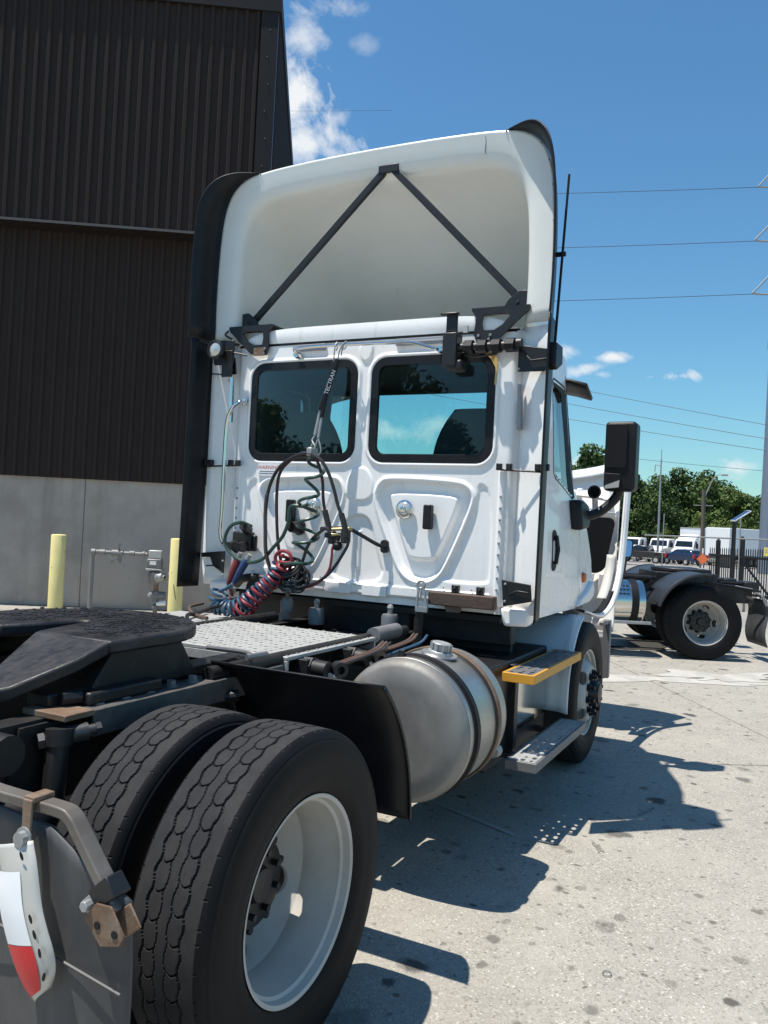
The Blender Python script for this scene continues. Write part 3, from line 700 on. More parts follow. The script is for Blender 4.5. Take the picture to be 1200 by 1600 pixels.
# --- fuel tank
TY, TZ, TRr, TX0, TX1 = -.955, .737, .318, 1.147, 1.72
tk = MB().lathe([(TX0 - .022, 0), (TX0 - .021, .2), (TX0 - .012, .285), (TX0 + .004, .306), (TX0 + .03, .3175), (TX0 + .05, .3185)], (0, TY, TZ), (1, 0, 0), 72)
tk = tk.build('fuel_tank', alumd, TR, ang=50)
MB().lathe([(TX0 + .05, .3185), (TX1 - .05, .3185), (TX1 - .01, .31), (TX1 + .012, .28), (TX1 + .02, 0)], (0, TY, TZ), (1, 0, 0), 72).build('tank_shell', alum, tk, ang=50)
m = MB(); m.lathe([(TX0 + .046, .3195), (TX0 + .05, .322), (TX0 + .056, .3195)], (0, TY, TZ), (1, 0, 0), 64); m.build('weld_seam', alum, tk)
for x in (TX0 + .13, TX1 - .16):
    MB().lathe([(x - .034, .3195), (x - .03, .3255), (x + .03, .3255), (x + .034, .3195)], (0, TY, TZ), (1, 0, 0), 64).build('strap', rubber if x < 1.4 else frame_m, tk)
    MB().lathe([(x - .02, .327), (x - .018, .331), (x + .018, .331), (x + .02, .327)], (0, TY, TZ), (1, 0, 0), 64, a0=.0, a1=6.2).build('steel_band', rubber if x < 1.4 else rust, tk)
u_ = Vector((0, -.16, .987)).normalized(); c_ = Vector((1.45, TY, TZ)) + u_*.318
m = MB(); m.cyl(c_, c_ + u_*.018, .062, .055, 20); m.cyl(c_ + u_*.018, c_ + u_*.055, .046, n=20)
m.build('filler_cap', galv, tk, bevel=.004)
m = MB()
for k in range(10):
    a = 2*PI*k/10; e1 = Vector((1, 0, 0)); e2 = u_.cross(e1); d = e1*math.cos(a) + e2*math.sin(a); m.bar(c_ + u_*.02 + d*.047, c_ + u_*.052 + d*.047, .012, .008)
m.build('cap_grips', galv, tk, kind='stuff')
m = MB(); m.lathe([(0, .09), (.006, .085), (.006, .062)], c_ - u_*.002, u_, 24); m.build('filler_flange', alum, tk)
MB().cyl((1.24, TY + .05, TZ + .31), (1.24, TY + .05, TZ + .345), .016, n=8).build('vent_fitting', bmet, tk)
m = MB(); m.cyl((TX1 + .0, -1.20, .56), (TX1 + .05, -1.205, .56), .032, n=8); m.cyl((TX1 + .05, -1.205, .56), (TX1 + .07, -1.205, .56), .022, n=8); m.build('drain_plug', galv, tk)
for x in (1.27, 1.58): MB().prism([(-.435, .80), (-.435, .58), (-.62, .44), (-.95, .40), (-.72, .60)], lambda a, b, w: (x + w, a, b), -.03, .03).build('tank_bracket', frame_m, TR)
MB().lathe([(1.05, 0), (1.06, .07), (1.09, .10), (1.98, .10), (2.01, .07), (2.02, 0)], (0, -.535, .66), (1, 0, 0), 20).build('shadow_cylinder', frame_m, TR)  # added cylinder, casts shade into the gap between rail and fuel tank
MB().box(.70, 1.10, -.62, -.44, .55, .75).build('shadow_box', frame_m, TR, bevel=.01)  # added box, widens the ground shadow behind the fuel tank
MB().box(1.79, 2.05, -1.12, -.45, .42, .82).build('side_shadow_box', frame_m, TR, bevel=.02)  # added black box, joins the tank's shadow to that of the steps
# air fittings and lines between rail and tank
for x, y in ((1.02, -.55), (1.42, -.55)):
    v = MB(); v.cyl((x, y, .99), (x, y - .10, .985), .040, n=14); v.cyl((x, y + .02, .99), (x, y - .03, .99), .05, n=6); v.cyl((x + .06, y - .04, .975), (x + .06, y - .13, .965), .028, n=12); v.box(x - .05, x + .03, y - .02, y + .09, .955, 1.03)
    v.build('air_valve', frame_m, TR, bevel=.003)
    MB().lathe([(0, .018), (0, .036), (.05, .036), (.05, .018), (.0, .018)], (x + .08, y - .10, .985), (-.6, -.8, 0), 16).build('valve_port', bmet, TR)
    MB().cyl((x - .02, y - .06, .985), (x + .04, y - .12, .95), .012, n=6).build('brass_fitting', galv, TR)
for k, (y0, mm) in enumerate(((-.60, copper), (-.62, copper), (-.64, blackh), (-.67, bluep), (-.59, copper), (-.61, copper))):
    xs = 1.10 if k < 3 else 1.50
    MB().tube(smooth_path([(xs, y0, .985), (xs + .10, y0 - .04, 1.01), (xs + .25, y0 - .1, 1.045), (xs + .5, y0 - .03, 1.05)]), .007, 6).build('air_line', mm, TR)
# --- battery box, steps
MB().box(2.05, 3.2, -1.05, -.45, .34, .90).build('battery_box', bmet, TR, bevel=.01)
m = MB(); m.box(2.54, 3.16, -1.062, -1.052, .47, .84); m.build('polished_cover', polish, TR, bevel=.003)
for x in (2.44,): MB().box(x - .03, x + .03, -1.09, -1.02, .36, .88).build('step_hanger', bmet, TR, bevel=.004)
def step(x0, x1, y0, y1, z, mm, edge, tilt=0.0, nx=18):
    m = MB(); ny = 3; fn = lambda u, v, wd: (u, v, z - wd)
    for i in range(nx):
        for j in range(ny):
            a, b = x0 + (x1 - x0)*i/nx, x0 + (x1 - x0)*(i + 1)/nx; c, d = y0 + (y1 - y0)*j/ny, y0 + (y1 - y0)*(j + 1)/ny
            if (i + j) % 4 == 3: m.grid(lambda u, v: fn(a + (b - a)*u, c + (d - c)*v, 0), 1, 1)
            else:
                k = .74 if (i + j) % 2 else .5; ru, rv = (b - a)/2*k, (d - c)/2*k*.8; holed(m, fn, a, b, c, d, (a + b)/2, (c + d)/2, ru, rv, .012, n=16)
    st = m.build('step', mm, TR, ang=30)
    e = MB(); t = .016
    e.box(x0 - .004, x1 + .004, y1, y1 + t, z - .05, z + .001); e.box(x0 - .004, x1 + .004, y0 - t, y0, z - .05, z + .001)
    e.box(x0 - .018, x0 - .004, y0 - t, y1 + t, z - .05, z + .001); e.box(x1 + .004, x1 + .018, y0 - t, y1 + t, z - .05, z + .001)
    e.build('step_edge', edge, st, bevel=.003)
    return st
step(2.20, 3.25, -1.245, -1.095, .872, grey, yellow)
step(2.10, 3.22, -1.305, -1.165, .43, lgrey, grey)
for x in (2.3, 3.0): MB().bar((x, -1.0, .40), (x, -1.29, .385), .05, .03).build('step_bracket', bmet, TR)
for x in (2.4, 3.1): MB().bar((x, -1.0, .84), (x, -1.24, .83), .05, .03).build('step_bracket', bmet, TR)
# painted splash panel behind the front wheel
def spl(u, v):
    a = math.radians(182 - 66*u); y = -.52 - .69*v; r_ = .645 + .02*math.sin(PI*u); b = max(0, v - .86)/.14
    return (3.85 + r_*math.cos(a) - .05*b*b, y, .50 + r_*math.sin(a))
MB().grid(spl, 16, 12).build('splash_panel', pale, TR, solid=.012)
m = MB()
m.grid(lambda u, v: spl(u, 1.0)[0:1] + (-1.212,) + spl(u, 1.0)[2:3] if v < .5 else (spl(u, 1.0)[0] + .035, -1.195, spl(u, 1.0)[2] + .008), 16, 1); m.build('splash_edge', white, TR, solid=.006)
# engine, transmission and dark gear under the cab
MB().box(2.55, 4.6, -.33, .33, .55, 1.15).build('engine_block', frame_m, TR, bevel=.04)
MB().box(1.9, 2.6, -.22, .22, .55, .95).build('transmission', frame_m, TR, bevel=.05)
MB().box(2.5, 3.6, -.95, .95, 1.10, 1.135).build('cab_floor', frame_m, TR)
MB().box(2.62, 2.72, -.98, .98, .95, 1.10).build('cab_crossmember', frame_m, TR, bevel=.01)
MB().box(2.72, 2.76, -.95, .98, .35, 1.10).build('heat_shield', bmet, TR)

# ================================================================== cab shell
XR = 2.43
def seg_sdf(P, poly):
    """signed distance of points P (n,2) to a polygon, negative inside"""
    v = np.array(poly); d = np.full(len(P), 1e9); s = np.ones(len(P)); n = len(v); j = n - 1
    for i in range(n):
        e = v[j] - v[i]; w_ = P - v[i]; b = w_ - e*np.clip((w_@e)/(e@e), 0, 1)[:, None]; d = np.minimum(d, (b*b).sum(1))
        c1 = P[:, 1] >= v[i, 1]; c2 = P[:, 1] < v[j, 1]; c3 = e[0]*w_[:, 1] > e[1]*w_[:, 0]
        f = (c1 & c2 & c3) | (~c1 & ~c2 & ~c3); s = np.where(f, -s, s); j = i
    return s*np.sqrt(d)
def sst(d, w_): t = np.clip(.5 - d/(2*w_), 0, 1); return t*t*(3 - 2*t)
NY, NZ = 420, 320; Z0, Z1, YM = 1.155, 2.82, 1.045
gy = np.linspace(-YM, YM, NY + 1); gzv = np.linspace(Z0, Z1, NZ + 1); GY, GZ = np.meshgrid(gy, gzv, indexing='ij')
P = np.stack([np.abs(GY).ravel(), GZ.ravel()], 1)
WCX, WCZ, WHX, WHZ = .463, 2.3667, .413, .331
def rr_sdf(P, cx, cz, hx, hz, r):
    q = np.abs(P - np.array([cx, cz])) - np.array([hx - r, hz - r]); return np.linalg.norm(np.maximum(q, 0), axis=1) + np.minimum(q.max(1), 0) - r
win = rr_sdf(P, WCX, WCZ, WHX, WHZ, .105)
h = np.zeros(len(P))
h += .012*sst(np.abs(win - .012) - .012, .010)                                         # raised lip round each window
tri_o = [(.125, 1.80), (.15, 1.89), (.20, 1.92), (.66, 1.905), (.735, 1.875), (.755, 1.81), (.60, 1.43), (.55, 1.355), (.48, 1.32), (.40, 1.325), (.335, 1.365), (.29, 1.44)]
tri_i = [(.215, 1.815), (.235, 1.842), (.64, 1.835), (.67, 1.80), (.545, 1.49), (.515, 1.455), (.38, 1.455), (.35, 1.48)]
def chaikin(p, k=3):
    for _ in range(k): p = [tuple((1 - t)*np.array(p[i]) + t*np.array(p[(i + 1) % len(p)])) for i in range(len(p)) for t in (.25, .75)]
    return p
tri_o, tri_i = chaikin(tri_o, 2), chaikin(tri_i, 2)
d_o = seg_sdf(P, tri_o); d_i = seg_sdf(P, tri_i)
h += .014*sst(np.abs(d_o - .022) - .008, .018)                                          # rolled border
h -= .042*sst(d_o, .015); h += .036*sst(d_i - .012, .012)
pan = [(.80, 1.93), (.885, 1.86), (.895, 1.36), (.87, 1.325), (.60, 1.325), (.585, 1.35), (.66, 1.47), (.80, 1.82)]
h -= .011*sst(seg_sdf(P, chaikin(pan, 2)), .012)
hexa = [(.0, 2.005), (.045, 2.0), (.105, 1.90), (.085, 1.79), (-.085, 1.79), (-.105, 1.90), (-.045, 2.0)]
h += .010*sst(seg_sdf(P, chaikin(hexa, 2)), .008)
arch = [(.0, 1.70), (.06, 1.685), (.10, 1.63), (.13, 1.50), (.22, 1.27), (-.22, 1.27), (-.13, 1.50), (-.10, 1.63), (-.06, 1.685)]
h -= .020*sst(seg_sdf(P, chaikin(arch, 2)), .014)
rib = [(-.016, 1.60), (.016, 1.60), (.016, 1.36), (-.016, 1.36)]
h += .012*sst(seg_sdf(P, rib), .006)
keyst = [(-.045, 2.795), (.045, 2.795), (.05, 2.74), (.025, 2.68), (-.025, 2.68), (-.05, 2.74)]
h += .010*sst(seg_sdf(P, chaikin(keyst, 2)), .008)
h += .016*sst(np.abs(P[:, 0] - .945) - .018, .008)*(P[:, 1] < 2.0)                     # riveted seam flange
h += .012*sst(np.abs(P[:, 1] - 1.262) - .004, .006)*(P[:, 0] < .9)                      # sill fold
h -= .02*sst(P[:, 1] - 1.20, .006)
ay = P[:, 0]; cr = np.where(ay > .965, .09 - np.sqrt(np.maximum(0, .09**2 - np.minimum(ay - .965, .0795)**2)), 0)*2.4
X = (XR - h + cr).reshape(GY.shape); hole = (win < -.03).reshape(GY.shape)
m = MB(); m.v = [tuple(q) for q in np.stack([X, GY, GZ], -1).reshape(-1, 3).tolist()]
for i in range(NY):
    for j in range(NZ):
        if hole[i, j] and hole[i + 1, j] and hole[i, j + 1] and hole[i + 1, j + 1]: continue
        a = i*(NZ + 1) + j; m.f.append((a, a + 1, a + NZ + 2, a + NZ + 1)); m.m.append(0)
rearw = m.build('rear_wall', white, TR, ang=60)
for s_ in (-1, 1):
    r1, r2, r3 = [rrect(WCX*s_, WCZ, WHX - k, WHZ - k, max(.03, .105 - k)) for k in (0, .05, .055)]
    wo = MB(); wo.ring([(XR - .010, a, b) for a, b in r1], [(XR - .012, a, b) for a, b in r2]); wo.ring([(XR - .010, a, b) for a, b in r1], [(XR + .02, a, b) for a, b in r1]); wo.ring([(XR - .012, a, b) for a, b in r2], [(XR + .008, a, b) for a, b in r3])
    wo = wo.build('rear_window', plast, TR)
    g_ = rrect(WCX*s_, WCZ, WHX - .053, WHZ - .053, .06); MB().add([(XR - .004, a, b) for a, b in g_], [tuple(range(len(g_)))]).build('glass', winglass, wo)
# rivets, lights, handles, labels on the rear wall
m = MB()
for s_ in (-1, 1):
    for k in range(9): m.sphere((XR - .017, .945*s_, 1.30 + .068*k), .0085, 8)
    for k in range(4): m.sphere((XR - .012, (.25 + .18*k)*s_, 1.285), .006, 6)
m.build('rivets', galv, TR, kind='stuff')
for s_ in (-1, 1):
    y, z = .328*s_, 1.746; l = MB(); l.lathe([(0, .060), (.010, .058), (.014, .050), (.014, .046)], (XR - .010, y, z), (-1, 0, 0), 28); l = l.build('utility_light', chrome, TR)
    m = MB(); m.lathe([(.012, .047), (.024, .036), (.028, .02), (.029, 0)], (XR - .010, y, z), (-1, 0, 0), 24); m.build('lens', lens, l)
    m = MB(); m.lathe([(.0, .022), (.010, .018), (.012, 0)], (XR - .034, y, z), (-1, 0, 0), 16); m.build('bulb_cap', chrome, l)
    y = .495*s_; m = MB(); m.prism(rrect(y, 1.705, .026, .075, .012, 3), lambda a, b, w_: (XR - .004 - w_, a - .02*(b - 1.705)*0, b), 0, .05); m.build('vent_louvre', plast, TR, bevel=.006)
MB().box(XR - .022, XR + .004, .03, .21, 1.195, 1.262).build('sill_bracket', white, TR, bevel=.004)
MB().box(XR - .022, XR + .004, -.23, -.06, 1.195, 1.262).build('sill_bracket', white, TR, bevel=.004)
MB().box(XR - .012, XR - .004, -.46, -.24, 1.215, 1.255).build('sill_bracket', white, TR)
MB().box(XR - .003, XR + .03, -.99, .99, 2.812, 2.828).build('roof_gasket', rubber, TR)
for a, b in ((.30, .55), (-.21, -.565)):
    lo, hi = min(a, b), max(a, b); MB().box(XR - .018, XR, lo, hi, 2.765, 2.808).box(XR - .024, XR - .018, lo + .004, hi - .004, 2.778, 2.79).build('marker_strip', cyanp, TR, bevel=.002)
MB().prism([(-.845, 2.655), (-.875, 2.60), (-.872, 2.50), (-.882, 2.50), (-.888, 2.64), (-.87, 2.685), (-.80, 2.705), (-.76, 2.703), (-.80, 2.69)], lambda a, b, w_: (XR - .0135 - w_, a, b), 0, .004).build('sealant_smear', stain, TR)
lb = MB().box(XR - .0125, XR - .002, .615, .785, 1.935, 2.012).build('warning_label', label, TR)
def text(body, size, loc, rot, mm, parent, name, ext=0.0):
    c = bpy.data.curves.new(name, 'FONT'); c.body = body; c.size = size; c.extrude = ext; c.align_x = 'CENTER'; c.align_y = 'CENTER'; c.materials.append(mm)
    return flat_text(c, name, parent, loc, rot)
text('WARNING', .036, (XR - .0135, .70, 1.99), (PI/2, 0, -PI/2), labred, lb, 'warning_print')
m = MB()
for k, (a, b) in enumerate(((.63, .77), (.625, .775))): m.box(XR - .0135, XR - .012, a, b, 1.962 - .014*k, 1.966 - .014*k)
m.build('small_print', labblk, lb)
# roof cap
def rf(u, v):
    x = XR - .004 + u*1.30; t = 2*v - 1; wd = 1.01 - .10*max(0, u - .7)/.3; y = wd*t
    e = .9 if u > .004 else 0
    top = 2.925 + .045*math.sin(PI*min(1, u*1.1 + .02)) - .16*max(0, (u - .75)/.25)**2
    z = top - .105*abs(t)**7 - (0 if u > 0 else 0)
    return (x, y, z)
m = MB(); m.grid(rf, 30, 40)
m.grid(lambda u, v: (lambda p: (p[0] - .006*math.sin(PI*u), p[1], 2.828 + (p[2] - 2.828)*u))(rf(0, v)), 4, 40)
for sd in (0, 1): m.grid(lambda u, v: (lambda p: (p[0], p[1], 2.80 + (p[2] - 2.80)*v))(rf(u, sd)), 30, 2)
m.build('roof', white, TR, ang=50)
# sides: heightfield in x, z with a window opening; split in rear post, door and cowl
def SY(x, z):
    b = 1.035 + .055*min(1, max(0, (x - 2.52)/.28)); b += .035*math.exp(-((z - 1.50)/.33)**2)
    b -= .055*max(0, (z - 1.95)/.85)**1.4; b -= .075*max(0, (x - 3.0)/.75)**2*max(0, min(1, (z - 1.7)/.5))
    b += .03*math.exp(-((z - 1.25)/.14)**2)*max(0, min(1, (x - 3.2)/.5))
    return b
dwin = [(3.00, 2.62), (2.98, 2.03), (3.02, 1.995), (3.52, 1.885), (3.60, 1.90), (3.42, 2.62), (3.38, 2.645), (3.03, 2.645)]
def sidepart(name, xa, xb, za, zb, s_, nx, nz, mm, cut=None, xb_of_z=None, parent=TR, proud=0):
    m = MB(); pts = []; xs = []
    for i in range(nx + 1):
        for j in range(nz + 1):
            z = za + (zb - za)*j/nz; xe = xb if xb_of_z is None else xb_of_z(z); x = xa + (xe - xa)*i/nx; xs.append((x, z))
            r_ = .018*max(0, 1 - min(i, nx - i)*(xe - xa)/nx/.012) if proud else 0
            m.v.append((x, s_*(SY(x, z) + proud - r_*.4), z))
    inside = seg_sdf(np.array(xs), cut) if cut else np.full(len(xs), 1)
    for i in range(nx):
        for j in range(nz):
            a = i*(nz + 1) + j; q = (a, a + nz + 1, a + nz + 2, a + 1)
            if all(inside[k] < -.012 for k in q): continue
            m.f.append(q); m.m.append(0)
    return m.build(name, mm, parent, ang=60)
for s_ in (-1, 1):
    sidepart('rear_post', 2.52, 2.735, 1.12, 2.85, s_, 6, 40, white)
    fx = lambda z: 3.66 + .0*z if z < 1.9 else 3.66 - .20*(z - 1.9)/.8
    dr = sidepart('door', 2.742, 3.70, 1.12, 2.74, s_, 64, 108, white, dwin, fx, proud=.004)
    sidepart('door_header', 2.742, 3.6, 2.745, 2.87, s_, 20, 8, white)
    cf = lambda z: 4.03 - .16*max(0, (1.32 - z)/.2) if z < 1.45 else 4.03 - .30*(z - 1.45)/.5
    sidepart('cowl_side', 3.667, 4.0, 1.13, 1.95, s_, 14, 40, white, None, cf)
    ip = MB(); pts_ = [(2.50 + 1.14*i/30, 1.12 + 1.66*j/44) for i in range(31) for j in range(45)]; ip.v = [(x, s_*(SY(x, z) - .04), z) for x, z in pts_]; ins = seg_sdf(np.array(pts_), dwin)
    for i in range(30):
        for j in range(44):
            q = (i*45 + j, (i + 1)*45 + j, (i + 1)*45 + j + 1, i*45 + j + 1)
            if not all(ins[k] < -.01 for k in q): ip.f.append(q); ip.m.append(0)
    ip.build('inner_trim', intm, TR)
    n = len(dwin); cen = np.mean(np.array(dwin), 0)
    def off(p, k): d = np.array(p) - cen; L = np.linalg.norm(d); return tuple(cen + d*(L - k)/L)
    wp = [(p[0], p[1]) for p in dwin]; wi = [off(p, .05) for p in dwin]; wi[3] = (wp[3][0] - .10, wp[3][1] + .05); wi[4] = (wp[4][0] - .14, wp[4][1] + .06); wi[5] = (wp[5][0] - .10, wp[5][1] - .05); wi[6] = (wp[6][0] - .09, wp[6][1] - .05)
    def dense(L, k=6): return [tuple(np.array(L[i]) + (np.array(L[(i + 1) % len(L)]) - np.array(L[i]))*t/k) for i in range(len(L)) for t in range(k)]
    wf = MB(); A, B = dense(wp), dense(wi)
    wf.ring([(x, s_*(SY(x, z) + .008), z) for x, z in A], [(x, s_*(SY(x, z) - .008), z) for x, z in B]); wf.ring([(x, s_*(SY(x, z) + .008), z) for x, z in A], [(x, s_*(SY(x, z) - .02), z) for x, z in A])
    wf.build('window_frame', rubber, dr)
    MB().add([(x, s_*(SY(x, z) - .010), z) for x, z in B], [tuple(range(len(B)))]).build('door_glass', doorglass, dr)
    hp = rrect(2.965, 1.535, .052, .13, .05, 6)
    m = MB(); m.add([(a, s_*(SY(a, b) + .010), b) for a, b in hp] + [(2.965, s_*(SY(2.965, 1.535) - .0), 1.535)], [(i, (i + 1) % len(hp), len(hp)) for i in range(len(hp))]); m.ring([(a, s_*(SY(a, b) + .010), b) for a, b in hp], [(a, s_*(SY(a, b) - .01), b) for a, b in hp]); m.build('handle_recess', rubber, dr)
    m = MB(); m.tube([(2.985, s_*(SY(2.985, 1.62) + .012), 1.63), (2.99, s_*(SY(2.98, 1.53) + .022), 1.54), (2.985, s_*(SY(2.98, 1.45) + .012), 1.45)], .014, 10); m.build('handle', plast, dr)
    # amber side marker on the cowl
    m = MB(); p = Vector((3.74, s_*(SY(3.74, 1.335) + .0), 1.335)); m.lathe([(0, .038), (.014, .036), (.024, .024), (.027, 0)], p, (0, s_, 0), 18); m.build('side_marker', amber, TR)
    # lower bulge of the cowl with the sky's blue put in its colour
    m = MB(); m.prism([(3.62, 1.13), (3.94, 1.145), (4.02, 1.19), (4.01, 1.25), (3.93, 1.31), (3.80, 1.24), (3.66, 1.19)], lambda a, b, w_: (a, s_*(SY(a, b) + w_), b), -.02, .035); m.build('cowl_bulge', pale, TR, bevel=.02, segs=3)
MB().box(3.56, 3.60, -.9, .9, 2.66, 2.84).build('windshield_header', intm, TR)
for s_ in (-1, 1): MB().bar((3.50, .965*s_, 2.74), (3.74, 1.005*s_, 1.93), .06, .07, up=(0, 1, 0)).build('windshield_pillar', rubber, TR)
MB().grid(lambda u, v: (3.55 + .42*(1 - v) + .10*(1 - (2*u - 1)**2), (2*u - 1)*.97, 1.93 + .77*v), 16, 4).build('windshield', wsglass, TR)
MB().box(3.80, 3.96, -1.0, 1.0, 1.12, 1.93).build('firewall', intm, TR)
it = MB().box(3.35, 3.80, -.98, .98, 1.45, 1.90).build('dashboard', intm, TR, bevel=.06)
MB().grid(lambda u, v: (2.50 + 1.05*u, (2*v - 1)*.97, 2.70 + .02*math.sin(PI*u)), 4, 4).build('headliner', intm, TR, solid=.03)
for yy, sx in ((-.66, 2.80), (.62, 2.80)):
    st = MB(); pf = [(.0, .27), (.30, .285), (.55, .26), (.68, .22), (.76, .12), (.77, 0)]
    def sb(u, v):
        z = 1.52 + .88*u; k = max(0, min(1, u)); hw = .31*(1 - max(0, (k - .5)/.5)**2.6*.5); a = 2*PI*v
        return (sx - .02 + .16*(-.35)*(u) + .085*math.sin(a)*(1 - .25*u), yy + hw*math.copysign(abs(math.cos(a))**.6, math.cos(a)), z)
    st.grid(sb, 14, 24); st.grid(lambda u, v: sb(1, v) if u < .5 else (sx - .075, yy, 2.405), 1, 24)
    st.build('seat_back', seatm, TR); MB().box(sx + .02, sx + .5, yy - .26, yy + .26, 1.38, 1.54).build('seat_cushion', seatm, TR, bevel=.05)
m = MB(); c0 = Vector((3.30, .56, 1.86)); m.tube([c0 + Vector((.10*math.sin(a)*0 - .12*math.cos(a), .22*math.sin(a), .19*math.cos(a))) for a in np.linspace(0, 2*PI, 28)[:-1]], .014, 8, closed=True); m.bar(c0 + Vector((.0, -.2, 0)), c0 + Vector((0, .2, 0)), .03, .03); m.bar(c0, c0 + Vector((.25, 0, -.2)), .06, .06); m.build('steering_wheel', intm, TR)
MB().box(3.44, 3.50, -.62, -.48, 2.40, 2.47).build('cab_mirror', intm, TR, bevel=.01)
# sun visor over the windshield
m = MB(); m.grid(lambda u, v: (3.62 + .20*v + .03*(1 - (2*u - 1)**2), (2*u - 1)*1.13, 2.80 - .075*v - .10*abs(2*u - 1)**4), 20, 3); m.build('sun_visor', plast, TR, solid=.03, bevel=.008)
# grab rail, tender rail
m = MB(); m.tube(smooth_path([(2.40, .912, 2.437), (2.365, .94, 2.425), (2.35, .985, 2.37), (2.35, 1.018, 2.23), (2.35, 1.017, 1.709), (2.35, 1.02, 1.53), (2.365, .995, 1.455), (2.40, .97, 1.437)], 6), .014, 10); m.cyl((2.415, .912, 2.437), (2.395, .912, 2.437), .026, n=10); m.build('grab_rail', chrome, TR)
MB().tube([(2.36, .995, 2.60), (2.36, .99, 2.29)], .017, 10).build('upper_rail', chrome, TR)
m = MB(); m.tube(smooth_path([(2.40, .478, 2.735), (2.345, .475, 2.737), (2.335, .45, 2.765), (2.335, .2, 2.772), (2.335, -.28, 2.765), (2.338, -.38, 2.757), (2.36, -.50, 2.722), (2.40, -.52, 2.72)], 5), .011, 10); m.cyl((2.415, .49, 2.733), (2.36, .49, 2.733), .022, n=8); m.cyl((2.415, -.525, 2.72), (2.37, -.525, 2.72), .020, n=8); m.build('tender_rail', chrome, TR)
# --- roof fairing (hollow shell, open to the rear)
HO = [(1.19, 2.855), (1.197, 3.10), (1.194, 3.35), (1.182, 3.58), (1.160, 3.74), (1.115, 3.865), (1.04, 3.945), (.93, 3.99), (.75, 4.012), (.50, 4.024), (.25, 4.03), (0, 4.032)]
OUT = smooth_path([(0, y, z) for y, z in HO], 3); OUT = [(p.y, p.z) for p in OUT]; FULL = OUT + [(-y, z) for y, z in OUT[-2::-1]]; NF = len(FULL)
SEC = [(2.405, .0, .0), (2.407, .012, .012), (2.412, .05, .05), (2.420, .10, .105), (2.430, .135, .150), (2.446, .152, .172), (2.48, .160, .188), (2.56, .168, .202), (2.72, .180, .225), (2.95, .21, .33), (3.25, .27, .54), (3.55, .35, .77), (3.85, .46, .98), (4.02, .56, 1.09)]
def fair(i, k):
    x, iy, iz = SEC[i]; y, z = FULL[k]; sy = (1.19 - iy)/1.19; szz = (1.177 - iz)/1.177
    return (x + (0 if i > 2 else .0), y*sy, 2.855 + (z - 2.855)*szz)
m = MB(); m.v = [fair(i, k) for i in range(len(SEC)) for k in range(NF)]
for i in range(len(SEC) - 1):
    for k in range(NF - 1): m.f.append((i*NF + k, i*NF + k + 1, (i + 1)*NF + k + 1, (i + 1)*NF + k)); m.m.append(0)
fa = m.build('roof_fairing', fairw, TR, ang=60, solid=.014)
